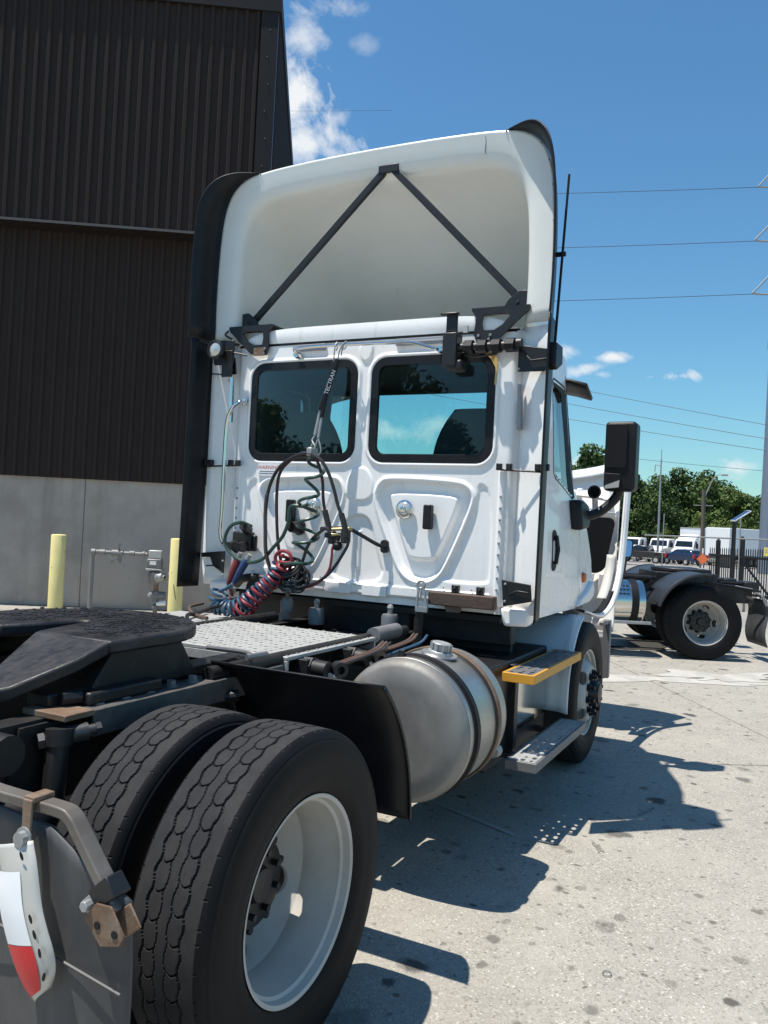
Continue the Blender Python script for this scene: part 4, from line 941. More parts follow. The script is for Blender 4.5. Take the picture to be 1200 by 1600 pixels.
# seam tapes and mould lines on the fairing roof edge
m = MB()
for y, z in ((.66, 3.89), (.60, 3.895), (-.80, 3.88), (-.88, 3.87)): m.sphere((2.437, y, z), .006, 6)
m.build('screw_heads', bmet, fa, kind='stuff')
m = MB(); m.tube([(2.402, -.745, 4.005), (2.405, -.75, 3.96), (2.413, -.745, 3.90), (2.43, -.76, 3.855)], .0022, 5); m.tube([(2.44, -.70, 3.845), (2.436, -.735, 3.853), (2.438, -.79, 3.86)], .003, 5); m.build('lip_crack', bmet, fa, kind='stuff')
NO = len(OUT)
for s_ in (1, -1):
    m = MB(); rv = MB(); K = 22
    for k in range(K + 1):
        y, z = OUT[k]; t = k/K; wd = .215*(1 - max(0, (t - .55)/.45)**1.6) + .004
        a, b = OUT[max(0, k - 1)], OUT[min(NO - 1, k + 1)]; tx, tz = b[0] - a[0], b[1] - a[1]; L = math.hypot(tx, tz); ny, nz = tz/L, -tx/L
        nz = -nz if nz < 0 else nz
        fl = .055*wd/.215
        m.v += [(2.43, s_*(y + .006*ny), z + .006*nz), (2.405 - wd*.5, s_*(y + ny*fl*.35 + .006), z + nz*fl*.4 + .004), (2.405 - wd, s_*(y + ny*fl + .006), z + nz*fl + .004)]
        if k % 3 == 1: rv.sphere((2.398, s_*(y - .004*ny), z - .004*nz), .0075, 6)
    for k in range(K):
        for q in (0, 1): m.f.append((3*k + q, 3*k + q + 1, 3*k + q + 4, 3*k + q + 3)); m.m.append(0)
    m.build('flex_edge', plast, fa, solid=.008); rv.build('edge_rivets', galv, fa, kind='stuff')
    # side extender under the fairing
    ex = MB()
    def sx_(u, v):
        x = 2.505 - .095*u; y = .985 + .225*u**1.15; z = 1.17 + 1.67*v
        if v < .08: y -= .02*(1 - v/.08)
        return (x, s_*y, z)
    ex.grid(sx_, 8, 24); ex = ex.build('side_extender', white, TR, solid=.012)
    MB().grid(lambda u, v: (2.425 - .03*(1 - v)*1.6 - (.215 - .03*(1 - v))*u, s_*(1.213 + .028*u), 1.155 + 1.70*v), 3, 24).build('flex_edge', plast, ex, solid=.008)
    # black stays between post and extender
    m = MB(); m.tube([(2.405, .935*s_, 2.0), (2.39, 1.17*s_, 1.99), (2.39, 1.215*s_, 1.985)], .006, 6); m.build('stay_rod', bmet, ex)
    for y in (.935, .995, 1.165, 1.215): MB().box(2.375, 2.405, *sorted(((y - .016)*s_, (y + .016)*s_)), 1.995, 2.035).build('stay_clip', bmet, ex, bevel=.004)
    p_up = [(1.02, 2.72), (1.21, 2.69), (1.215, 2.60), (1.17, 2.565), (1.02, 2.565)] if s_ < 0 else [(1.00, 2.74), (1.06, 2.73), (1.07, 2.66), (1.10, 2.655), (1.10, 2.62), (.98, 2.625)]
    m = MB(); m.prism([(a*s_, b) for a, b in p_up], lambda a, b, w_: (2.385 + w_ + .06*(abs(a) - 1.1), a, b), 0, .012); m.tube([(2.38, 1.05*s_, 2.675), (2.372, 1.10*s_, 2.625), (2.378, 1.20*s_, 2.635)], .006, 5); m.build('upper_bracket', bmet, ex, bevel=.003)
    p_lo = [(.985, 1.365), (1.155, 1.345), (1.165, 1.25), (1.0, 1.21)] if s_ < 0 else [(1.215, 1.385), (1.0, 1.41), (1.005, 1.255), (1.10, 1.30), (1.13, 1.36), (1.21, 1.355)]
    m = MB(); m.prism([(a*s_, b) for a, b in p_lo], lambda a, b, w_: (2.385 + w_ + .06*(abs(a) - 1.1), a, b), 0, .012); m.tube([(2.38, 1.03*s_, 1.28), (2.374, 1.08*s_, 1.305), (2.375, 1.15*s_, 1.30)], .006, 5); m.build('lower_bracket', bmet, ex, bevel=.003)
    m = MB()
    for a, b in ((1.03, 2.70), (1.03, 2.58), (1.01, 1.34), (1.01, 1.24)): m.sphere((2.376, a*s_, b), .009, 6)
    m.build('bracket_bolts', galv, ex, kind='stuff')
    m = MB(); m.prism([(.965*s_, 1.20), (1.16*s_, 1.20), (1.14*s_, 1.10), (.99*s_, 1.09)], lambda a, b, w_: (2.42 + w_, a, b), 0, .10); m.build('post_foot', white, TR, bevel=.02)
# reflector strip on the right extender
MB().prism([(-1.012, 2.50), (-1.036, 2.50), (-1.046, 2.235), (-1.02, 2.235)], lambda a, b, w_: (2.455 - w_ , a, b), 0, .04).build('reflector_strip', cyanp, TR, bevel=.004)
# struts and brackets holding the fairing
m = MB(); m.bar((2.418, -.03, 3.895), (2.418, -.17, 3.895), .02, .05); m.build('strut_plate', bmet, TR, bevel=.004)
for s_ in (1, -1):
    MB().bar((2.425, .035*s_ - .10, 3.885), (2.52, .965*s_ - .01, 3.02), .028, .045).build('fairing_strut', bmet, TR, bevel=.004)
    m = MB(); pl_ = [(.86, 2.935), (1.06, 2.93), (1.07, 3.06), (.98, 3.07), (.91, 3.02)]
    m.prism([(a*s_, b) for a, b in pl_], lambda a, b, w_: (2.48 + w_, a, b), 0, .012); m.tube([(2.475, .95*s_, 2.97), (2.475, .975*s_, 3.005)], .006, 6)
    m.build('strut_foot', bmet, TR, bevel=.003)
    # triangular roof bracket: frame with a cut-out
    o = [(.715, 2.945), (1.075, 2.945), (1.06, 2.92), (.88, 2.76), (.755, 2.75), (.735, 2.80), (.745, 2.90)]
    i_ = [(.79, 2.915), (.93, 2.915), (.955, 2.90), (.91, 2.85), (.86, 2.82), (.79, 2.815), (.782, 2.87)]
    A = [(2.395, a*s_, b) for a, b in o]; B = [(2.395, a*s_, b) for a, b in i_]; A2 = [(2.408, a*s_, b) for a, b in o]; B2 = [(2.408, a*s_, b) for a, b in i_]
    m = MB(); m.ring(A, B); m.ring(A2, B2); m.ring(A, A2); m.ring(B, B2); m.box(2.395, 2.55, *sorted((.715*s_, 1.07*s_)), 2.945, 2.957)
    m.build('roof_bracket', bmet, TR)
    m = MB()
    for a, b in ((.765, 2.79), (.84, 2.79), (.77, 2.76), (.83, 2.765)): m.sphere((2.394, a*s_, b), .011, 6)
    m.build('bracket_bolts', galv, TR, kind='stuff')
MB().box(2.386, 2.394, .765, .85, 2.745, 2.80).build('bracket_pad', rust, TR)
MB().tube(smooth_path([(2.39, 1.07, 2.93), (2.38, 1.09, 2.90), (2.38, 1.03, 2.86), (2.39, 1.12, 2.84)]), .007, 6).build('loose_cable', blackh, TR)
# work light on the left
l = MB(); l.lathe([(0, .02), (-.04, .05), (-.07, .062), (-.072, .066), (-.085, .066), (-.086, .058)], (2.34, 1.075, 2.775), (1, 0, 0), 24); l = l.build('work_light', bmet, TR)
MB().lathe([(-.012, .0), (-.010, .025), (-.0, .046)], (2.257, 1.075, 2.775), (1, 0, 0), 24).build('lens', lens, l); MB().lathe([(-.002, .046), (-.006, .052), (-.002, .060)], (2.257, 1.075, 2.775), (1, 0, 0), 24).build('lens_ring', plast, l)
m = MB(); m.prism(rrect(0, 0, .085, .085, .02, 3), lambda a, b, w_: (2.345 + w_, 1.07 + a, 2.77 + b), 0, .012); m.box(2.33, 2.345, .985, 1.07, 2.60, 2.78); m.build('light_bracket', bmet, l, bevel=.004)
MB().tube(smooth_path([(2.35, .99, 2.765), (2.36, .93, 2.755), (2.37, .89, 2.745)]), .006, 6).build('light_cable', blackh, l)
# black junction rack at the right: bracket and row of sockets
rk = MB().box(2.30, 2.40, -.665, -.575, 2.60, 2.80).box(2.32, 2.345, -.655, -.585, 2.80, 2.915).box(2.30, 2.345, -.665, -.55, 2.905, 2.92).build('socket_rack', bmet, TR, bevel=.008)
m = MB(); m.tube([(2.345, -.60, 2.715), (2.345, -1.02, 2.712)], .026, 12); m.build('rack_bar', bmet, rk)
for k in range(4): MB().lathe([(0, .036), (.004, .042), (.055, .042), (.06, .036)], (2.345, -.70 - .085*k, 2.714), (0, -1, 0), 8).build('socket_body', plast, rk)
m = MB(); m.cyl((2.345, -1.02, 2.72), (2.345, -1.05, 2.72), .03); m.box(2.33, 2.36, -1.04, -1.0, 2.675, 2.70); m.build('rack_end', bmet, rk)
MB().box(2.31, 2.40, -.70, -.60, 2.575, 2.64).build('rack_foot', bmet, rk, bevel=.015)
m = MB(); m.tube(smooth_path([(2.36, -.70, 2.67), (2.36, -.78, 2.66), (2.36, -.9, 2.672)]), .007, 6); m.build('rack_cable', blackh, rk)
MB().box(2.33, 2.345, -.72, -.69, 2.80, 2.84).build('rack_tab', lgrey, rk)
# antenna
an = MB().tube([(2.285, -1.255, 2.60), (2.29, -1.258, 2.72), (2.375, -1.27, 3.67)], [.007, .008, .007], 8).build('antenna', rubber, TR)
MB().cyl((2.36, -1.22, 3.215), (2.36, -1.275, 3.215), .014).build('antenna_clip', plast, an)
m = MB(); m.prism([(2.26, 2.70), (2.40, 2.70), (2.41, 2.60), (2.30, 2.55), (2.26, 2.57)], lambda a, b, w_: (a, -1.225 - w_, b), 0, .05); m.build('antenna_base', plast, an, bevel=.008)
# gladhand bracket and socket bracket on the wall
m = MB(); m.tube(smooth_path([(2.26, .17, 1.60), (2.25, -.02, 1.61), (2.30, -.07, 1.585), (2.36, -.17, 1.525), (2.40, -.215, 1.506)], 5), .012, 8); m.prism(rrect(-.205, 1.51, .026, .04, .02, 4), lambda a, b, w_: (2.405 + w_, a, b), 0, .02); m.build('gladhand_bar', bmet, TR)
gs = MB().box(2.36, 2.42, .78, .93, 1.42, 1.55).box(2.385, 2.42, .755, .80, 1.42, 1.53).build('gladhand_stand', bmet, TR, bevel=.012)
m = MB(); m.cyl((2.36, .80, 1.56), (2.28, .78, 1.59), .035, .03); m.cyl((2.36, .83, 1.45), (2.26, .82, 1.44), .038, .034); m.cyl((2.36, .89, 1.46), (2.28, .89, 1.45), .03); m.build('gladhand', bmet, gs, bevel=.003)
MB().lathe([(0, .05), (.02, .055), (.05, .04), (.09, .035)], (2.42, .42, 1.60), (-1, .3, 0), 18).build('cable_socket', plast, TR)
# cab mounts: grey damper cans, latch, rusty bar
for y, z in ((.232, 1.04), (-.291, 1.05)):
    d = MB(); d.lathe([(-.055, .045), (-.05, .052), (.035, .052), (.05, .045), (.052, 0)], (2.36, y, z), (0, 0, 1), 20); d = d.build('cab_damper', grey, TR)
    m = MB(); m.cyl((2.36, y, z + .05), (2.36, y, z + .085), .015); m.sphere((2.36, y, z + .09), .022, 8); m.build('damper_eye', galv, d)
    MB().prism([(-.03, 0), (.03, 0), (.02, .05), (-.015, .035)], lambda a, b, w_: (2.32 + w_, y + .02 + a, z - .13 + b), 0, .02).build('damper_bracket', grey, d)
m = MB(); m.cyl((2.36, -.48, .92), (2.36, -.49, 1.12), .030); m.cyl((2.36, -.49, 1.12), (2.36, -.49, 1.15), .036); m.build('latch_damper', frame_m, TR)
m = MB()
for s_ in (-1, 1): m.bar((2.31, -.512 + .012*s_, 1.30), (2.31, -.522 + .035*s_, 1.16), .012, .012)
m.tube([(2.31, -.512 + .022*math.cos(a), 1.30 + .022*math.sin(a)) for a in np.linspace(0, 2*PI, 16)[:-1]], .008, 6, closed=True); m.bar((2.31, -.56, 1.155), (2.31, -.485, 1.155), .02, .03); m.build('cab_latch', galv, TR)
MB().box(2.34, 2.41, -.955, -.545, 1.185, 1.262).build('rusty_bar', mat('rusty_brown_bar', (.085, .055, .042), .7, .1, [((.18, .11, .07), 9, .5, .8, .6, S1), ((.03, .025, .022), 16, .5, .8, .6, S1)], (50, .5, .004)), TR, bevel=.006)
MB().prism([(-.64, 1.188), (-.74, 1.188), (-.735, 1.15), (-.66, 1.15)], lambda a, b, w_: (2.36 + w_, a, b), 0, .04).build('bar_hanger', rust, TR)
for y in (-.70, -.855): m = MB(); m.box(2.375, 2.41, y - .022, y + .022, 1.262, 1.31); m.sphere((2.372, y, 1.29), .012, 6); m.build('bar_clip', bmet, TR, bevel=.004)
# mirror on the right door, plain one on the left
for s_ in (-1, 1):
    mi = MB(); mi.prism(rrect(0, 0, .108, .245, .03, 4), lambda a, b, w_: (3.70 + w_, s_*(1.365 - .0*b) + a + (-.0)*w_, 2.205 + b), 0, .16); mi = mi.build('door_mirror', plast, TR, bevel=.022, segs=3)
    if s_ < 0:
        MB().prism(rrect(0, 0, .075, .155, .02, 4), lambda a, b, w_: (3.694 - w_, -1.34 + a, 2.275 + b), 0, .008).build('mirror_panel', rubber, mi, bevel=.004)
        MB().prism([(-1.27, 1.975), (-1.38, 1.985), (-1.38, 2.08), (-1.27, 2.085)], lambda a, b, w_: (3.692 - w_, a, b), 0, .01).build('lower_panel', rubber, mi, bevel=.006)
        MB().prism([(-1.275, 1.972), (-1.372, 1.985), (-1.375, 2.035), (-1.275, 1.995)], lambda a, b, w_: (3.680 - w_, a, b), 0, .004).build('convex_glass', lgrey, mi)  # plain grey patch stands in for the mirror's reflection
    MB().tube(smooth_path([(3.62, s_*1.06, 1.76), (3.66, s_*1.15, 1.77), (3.72, s_*1.24, 1.81), (3.75, s_*1.33, 1.90), (3.75, s_*1.37, 1.98)], 5), [.05]*1 + [.036]*19 + [.034] if False else .034, 10).build('mirror_arm', plast, mi)
    m = MB(); m.prism([(3.40, 1.67), (3.62, 1.69), (3.72, 1.76), (3.70, 1.86), (3.56, 1.885), (3.40, 1.875)], lambda a, b, w_: (a, s_*(SY(min(a, 3.66), b) + w_), b), -.005, .085); m.build('mirror_base', plast, mi, bevel=.025, segs=3)

# ================================================================== hood, tilted forward
def hd(u, v, off=0):
    t = 2*u - 1; z = .82 + 1.36*v + .13*v*t*t; y = t*1.13*(1 - .06*v); x = 4.98 + .32*v + .10*v*v + .16*(1 - t**6) + off
    return (x, y, z)
hood = MB().grid(hd, 36, 18).build('hood', white, TR, ang=60, solid=.012)
MB().grid(lambda u, v: (lambda p: (p[0] - .05*v - .02, p[1], p[2] + .012))(hd(.01 + .98*u, 1 - .06*v, 0)), 36, 3).build('hood_lip', pale, hood, solid=.01)
for z, dz in ((1.93, .05), (1.80, .03)): MB().grid(lambda u, v: (5.12 + .10*v, -.30 - .78*u, z + .05*math.sin(PI*u) + dz*v), 12, 2).build('inner_ledge', white, hood, solid=.02)
for k in range(5):
    MB().bar((5.16, -.45 - .15*k, 1.78), (5.20, -.48 - .13*k, 2.05), .05, .03).build('inner_rib', lgrey if k % 2 else white, hood, bevel=.008)
m = MB(); m.lathe([(0, .052), (-.04, .06), (-.05, .058), (-.05, .045), (0, .043)], (5.10, -.90, 2.015), (1, 0, 0), 22); m.lathe([(-.01, .045), (-.01, 0)], (5.10, -.90, 2.015), (1, 0, 0), 22); m.build('intake_port', rubber, hood)
sp = rrect(-.80, 1.555, .295, .245, .06, 5)
MB().prism([(a, b) if b > 1.5 else (a + .10*(1.5 - b)/.2*(1 if a < -.8 else -.4), b) for a, b in sp], lambda a, b, w_: (5.02 + w_, a, b), 0, .02).build('splash_shield', rubber, hood, bevel=.006)
MB().box(5.035, 5.05, -1.09, -.5, 1.78, 1.845).build('shield_ledge', lgrey, hood, bevel=.004)
for k in range(4): MB().prism([(-.62 - .12*k, 1.31), (-.70 - .12*k, 1.31), (-.68 - .12*k, 1.13), (-.62 - .12*k, 1.13)], lambda a, b, w_: (5.01 + w_ - .06*(b - 1.31), a, b), 0, .03).build('inner_gusset', white, hood, bevel=.006)
for s_ in (-1, 1):
    LIP = smooth_path([(3.72, 0, 1.105), (4.08, 0, 1.05), (4.42, 0, 1.055), (4.72, 0, 1.15), (4.93, 0, 1.33), (5.03, 0, 1.58), (5.09, 0, 1.88), (5.14, 0, 2.13)], 7); NL = len(LIP) - 1
    def lip(u):
        t = u*NL; i = min(NL - 1, int(t)); k = t - i; p = LIP[i].lerp(LIP[i + 1], k); d = (LIP[i + 1] - LIP[i]).normalized(); return p, Vector((d.z, 0, -d.x))
    def fen(u, v, dy=0):
        p, n_ = lip(u); w_ = .016 + .11*min(1, max(0, u - .12)*1.8); q_ = p + n_*w_*v; return (q_.x, s_*(1.165 + .02*math.sin(PI*v) - dy), q_.z)
    fe = MB().grid(fen, 48, 3).build('fender_skin', white, hood, solid=.010)
    MB().grid(lambda u, v: fen(.0 + .46*u, 0, .06*v + .002), 24, 2).build('arch_lip', rubber, fe, solid=.006)
    MB().grid(lambda u, v: fen(.46 + .54*u, 0, .018*v + .002), 24, 2).build('arch_return', white, fe, solid=.006)
    MB().grid(lambda u, v: fen(.40 + .26*u, .02, .045 + .075*v), 14, 2).build('arch_strip', mat('pale_grey_strip', (.50, .49, .46), .6) if s_ < 0 else bpy.data.materials['pale_grey_strip'], fe, solid=.010)
    hm = MB(); hm.prism(rrect(0, 0, .060, .078, .025, 5), lambda a, b, w_: (5.17 + w_ + .30*b + s_*.32*a, s_*1.165 + a, 1.535 + b), 0, .04); hm = hm.build('hood_mirror', plast, hood, bevel=.015)
    MB().prism(rrect(0, 0, .054, .070, .022, 5), lambda a, b, w_: (5.160 - w_ + .30*b + s_*.32*a, s_*1.165 + a, 1.537 + b), 0, .004).build('mirror_glass', mirrm, hm)
    MB().tube([(5.20, s_*1.165, 1.47), (5.21, s_*1.15, 1.34), (5.18, s_*1.12, 1.20)], .02, 8).build('hood_mirror_arm', plast, hm)
MB().box(4.93, 5.12, -1.09, 1.09, .42, .80).build('bumper', grey, TR, bevel=.03)
MB().box(4.90, 4.96, -1.12, -1.06, .44, .93).box(4.70, 4.90, -1.11, -1.07, .90, .93).build('bumper_bracket', grey, TR, bevel=.006)
MB().lathe([(0, .07), (.04, .09), (.10, .085), (.12, 0)], (4.9, -.80, 1.02), (-1, 0, 0), 18).build('headlamp_back', grey, TR)
MB().box(4.72, 4.86, -.38, .38, .62, 1.40).build('radiator', frame_m, TR, bevel=.01)
# --- rear mudflap, hanger bar and conspicuity plate
fl = MB(); X0 = -.75
fl.grid(lambda u, v: (X0 + .010*math.sin(5*v) + .012*math.sin(7*u) + .03*v*v, (lambda z: (-.60 - (1.19 - .60)*u) if True else 0)(0), (lambda top: top - v*(top - .20))(.905 if u < .60 else .905 - (u - .60)/.40*.125)), 30, 20)
fl = fl.build('mud_flap', flapm, TR, solid=.010)
MB().tube([(X0 - .012 + .0*k, -.62 - .57*k, .655 - .075*k) for k in (0, .35, .7, 1.0)], .004, 5).build('flap_crease', flapm, fl)
hb = MB(); hp = smooth_path([(X0 - .0, -.42, .965), (X0, -.75, .945), (X0, -.96, .945), (X0, -1.005, .935), (X0, -1.035, .905), (X0, -1.10, .83), (X0, -1.165, .757)], 5)
for a, b in zip(hp, hp[1:]): hb.bar(a, b + (b - a)*.02, .014, .040, up=(1, 0, 0))
hb = MB(); 
for i in range(len(hp) - 1):
    pass
tn = [((hp[min(i + 1, len(hp) - 1)] - hp[max(i - 1, 0)]).normalized()) for i in range(len(hp))]
V = []
for p, t in zip(hp, tn):
    nrm = Vector((0, -t.z, t.y)); nrm = nrm if nrm.z > 0 else -nrm
    for dx, dn in ((-.022, .013), (.022, .013), (.022, -.013), (-.022, -.013)): V.append(p + Vector((dx, 0, 0)) + nrm*dn)
F = []
for i in range(len(hp) - 1):
    for k in range(4): F.append((4*i + k, 4*i + (k + 1) % 4, 4*i + 4 + (k + 1) % 4, 4*i + 4 + k))
F += [(0, 3, 2, 1), tuple(4*(len(hp) - 1) + k for k in range(4))]
barm = mat('bare_weathered_bar', (.13, .115, .10), .55, .3, [((.12, .075, .05), 14, .52, .8, .6, S1), ((.30, .28, .25), 6, .5, .8, .5, S1)], (60, .3, .002))
hb = MB().add(V, F).build('flap_hanger', barm, TR, bevel=.004)
e0, ed = hp[-1], tn[-1]; en = Vector((0, -ed.z, ed.y)); en = en if en.z > 0 else -en
MB().bar(e0 - ed*.075, e0 - ed*.025, .070, .052, up=(1, 0, 0)).build('hanger_clamp', bmet, hb, bevel=.004)
m = MB(); b0 = e0 - ed*.05 - en*.045; m.bar(b0 + en*.02, b0 - en*.02, .05, .035); m.cyl(b0 + Vector((-.02, 0, 0)), b0 + Vector((-.045, 0, 0)), .013, n=6); m.build('clamp_bolt', galv, hb, bevel=.002)
A_ = [e0 + ed*(-.012) + en*.014, e0 + ed*.055 + en*.008, e0 + ed*.062 - en*.012, e0 + ed*.038 - en*.060, e0 - ed*.03 - en*.065, e0 - ed*.038 - en*.02]
m = MB(); m.add([p + Vector((-.034, 0, 0)) for p in A_] + [p + Vector((-.028, 0, 0)) for p in A_], [(0, 1, 2, 3, 4, 5), (6, 11, 10, 9, 8, 7)] + [(i, (i + 1) % 6, 6 + (i + 1) % 6, 6 + i) for i in range(6)]); m.bar(e0 + ed*.0 + en*.012, e0 + ed*.058 + en*.008, .055, .006, up=(1, 0, 0)); m.build('end_bracket', rust, hb, bevel=.003)
m = MB()
for p in (e0 + ed*.040 - en*.008, e0 - ed*.0 - en*.042): m.cyl(p + Vector((-.034, 0, 0)), p + Vector((-.0365, 0, 0)), .009, n=10)
m.build('bracket_holes', rubber, hb)
MB().bar((X0 - .004, -.880, .964), (X0 - .004, -.915, .964), .062, .014, up=(0, 0, 1)).bar((X0 - .036, -.897, .965), (X0 - .036, -.897, .845), .030, .008, up=(1, 0, 0)).build('plate_strap', rust, hb, bevel=.003)
m = MB(); m.cyl((X0 - .040, -.895, .875), (X0 - .058, -.895, .875), .018, n=10); m.cyl((X0 - .04, -.895, .875), (X0 - .044, -.895, .875), .026, n=14); m.build('strap_bolt', galv, hb)
# plate: reads as a bent strip, red and white tape along its inner edge
LE = [(-.775, .835), (-.835, .795), (-.845, .75), (-.865, .69), (-.905, .605), (-.935, .55), (-.965, .515)]
RE = [(-.925, .875), (-.955, .825), (-.985, .745), (-1.008, .70), (-1.030, .65), (-1.030, .605), (-1.008, .56)]
xb = lambda t: X0 - .055 - .020*math.sin(3.2*t)
LE, RE = [[tuple(p) for p in smooth_path([(0, a, b) for a, b in L], 6)] for L in (LE, RE)]; NP_ = len(LE)
cp = MB(); cp.v = []
for i in range(NP_):
    for q in range(7):
        f = q/6; t = i/(NP_ - 1); cp.v.append((xb(t) + .012*(f - .45)**2*4, LE[i][1]*(1 - f) + RE[i][1]*f, LE[i][2]*(1 - f) + RE[i][2]*f))
for i in range(NP_ - 1):
    for q in range(6): cp.f.append((i*7 + q, i*7 + q + 1, i*7 + q + 8, i*7 + q + 7)); cp.m.append(0)
cp = cp.build('reflector_plate', plateg, hb, solid=.004)
def tape(name, t0, t1, mm):
    m = MB(); n = 16
    def pos(u, v):
        t = t0 + (t1 - t0)*u; i = min(NP_ - 2, int(t*(NP_ - 1))); k = t*(NP_ - 1) - i; f = .05 + .62*v + (.0)
        l = [LE[i][c]*(1 - k) + LE[i + 1][c]*k for c in (1, 2)]; r = [RE[i][c]*(1 - k) + RE[i + 1][c]*k for c in (1, 2)]
        return (xb(t) + .012*(f - .45)**2*4 - .0045, l[0]*(1 - f) + r[0]*f, l[1]*(1 - f) + r[1]*f)
    m.grid(pos, n, 4); return m.build(name, mm, cp)
tape('white_tape', .18, .60, tapew); tape('red_tape', .603, .955, taper)
m = MB()
for t in (.10, .42, .53, .64, .84):
    i = min(NP_ - 2, int(t*(NP_ - 1))); f = .85; c = Vector((xb(t) - .002, LE[i][1]*(1 - f) + RE[i][1]*f, LE[i][2]*(1 - f) + RE[i][2]*f)); d = Vector((0, RE[i + 1][1] - RE[i][1], RE[i + 1][2] - RE[i][2])).normalized()
    n_ = Vector((0, -d.z, d.y)); P_ = [c + d*(.011*math.cos(a)) + n_*.0055*math.sin(a) + Vector((-.004, 0, 0)) for a in np.linspace(0, 2*PI, 14)[:-1]]
    m.add(P_, [tuple(range(len(P_)))])
m.build('plate_slots', rubber, cp, kind='stuff')

# ================================================================== lines that hang behind the cab
def hose(name, lab, pts, r, mm, group='air and power lines hanging behind the cab', k=6, n=8):
    return tag(MB().tube(smooth_path(pts, k), r, n).build(name, mm), lab, 'hose', group)
# two hose tenders: dark tubes with hooks, one lettered
t1 = thing('hose_tender', 'dark lettered hose tender tube slanting down from the chrome rail', 'hose tender', (0, 0, 0), group='hose tenders hooked over the chrome rail')
a, b = Vector((2.325, .148, 2.675)), Vector((2.275, .228, 2.345))
MB().cyl(a, b, .020, n=14).build('tube', plast, t1)
MB().cyl(b, Vector((2.262, .250, 2.19)), .011, n=10).build('rod', galv, t1)
MB().tube(smooth_path([a, (2.322, .138, 2.73), (2.318, .115, 2.765), (2.335, .100, 2.792), (2.356, .108, 2.772), (2.352, .120, 2.745)], 5), .0045, 6).build('hook', galv, t1)
MB().tube(smooth_path([(2.262, .250, 2.19), (2.25, .262, 2.155), (2.24, .235, 2.12), (2.238, .235, 2.085), (2.24, .262, 2.075), (2.25, .275, 2.10), (2.252, .255, 2.14)], 5), .005, 6).build('clip', galv, t1)
c = bpy.data.curves.new('print', 'FONT'); c.body = 'TECTRAN'; c.size = .036; c.align_x = 'CENTER'; c.align_y = 'CENTER'; c.extrude = .0008; c.materials.append(label)
tx = flat_text(c, 'tube_print', t1)
d_ = (a - b).normalized(); nn = (Vector((CX, CY, CZ)) - a); nn = (nn - d_*nn.dot(d_)).normalized(); up_ = nn.cross(d_)
Mx = Matrix.Identity(4)
for i in range(3): Mx[i][0], Mx[i][1], Mx[i][2], Mx[i][3] = d_[i], up_[i], nn[i], ((a*.55 + b*.45) + nn*.0205)[i]
tx.matrix_local = Mx
t2 = thing('hose_tender', 'plain slim hose tender beside the lettered tube, ending in a pear clip', 'hose tender', (0, 0, 0), group='hose tenders hooked over the chrome rail')
a2, b2 = Vector((2.322, .178, 2.66)), Vector((2.268, .212, 2.30))
MB().cyl(a2, b2, .013, n=12).build('tube', plast, t2)
MB().cyl(b2, Vector((2.256, .222, 2.17)), .008, n=8).build('rod', galv, t2)
MB().tube(smooth_path([a2, (2.318, .172, 2.72), (2.318, .168, 2.765), (2.337, .166, 2.79), (2.356, .172, 2.77), (2.35, .178, 2.74)], 5), .0045, 6).build('hook', galv, t2)
MB().tube(smooth_path([(2.256, .222, 2.17), (2.25, .195, 2.10), (2.25, .205, 2.065), (2.25, .23, 2.065), (2.25, .24, 2.10), (2.256, .222, 2.17)], 5), .005, 6).build('clip', galv, t2)
t3 = tag(MB().tube([(2.33, .128, 2.70), (2.33, .122, 2.78), (2.352, .128, 2.78), (2.352, .132, 2.74)], .0045, 6).build('spare_hook', galv), 'short spare hook on the rail beside the tenders', 'hook')
cl = MB().box(2.19, 2.27, .225, .265, 2.05, 2.105).build('hose_clamp', galv, t1, bevel=.008)
# green electrical cable: big loop on the left, coil hanging in the middle
coilc = [(2.22, .213, 2.04), (2.22, .205, 1.96), (2.22, .215, 1.90), (2.22, .245, 1.80), (2.22, .245, 1.66), (2.22, .25, 1.52), (2.22, .29, 1.40), (2.22, .30, 1.34)]
hx = helix(coilc, .045, 5.2, 18, 1.2, .085)
m = MB(); m.tube(hx, .0108, 8); gc = m.build('power_cable', greenp); tag(gc, 'dark green coiled power cable hanging in zigzags from the tenders', 'cable', 'air and power lines hanging behind the cab')
loop = [(2.36, .775, 1.590), (2.25, .781, 1.612), (2.235, .851, 1.583), (2.235, .892, 1.506), (2.235, .868, 1.433), (2.235, .772, 1.370), (2.235, .669, 1.356), (2.225, .570, 1.388), (2.215, .488, 1.466), (2.21, .419, 1.541), (2.21, .382, 1.635), (2.21, .380, 1.707), (2.215, .358, 1.736), (2.22, .29, 1.735), (2.225, .25, 1.75)]
MB().tube(smooth_path(loop, 6), .0118, 8).build('cable_loop', greenp, gc)
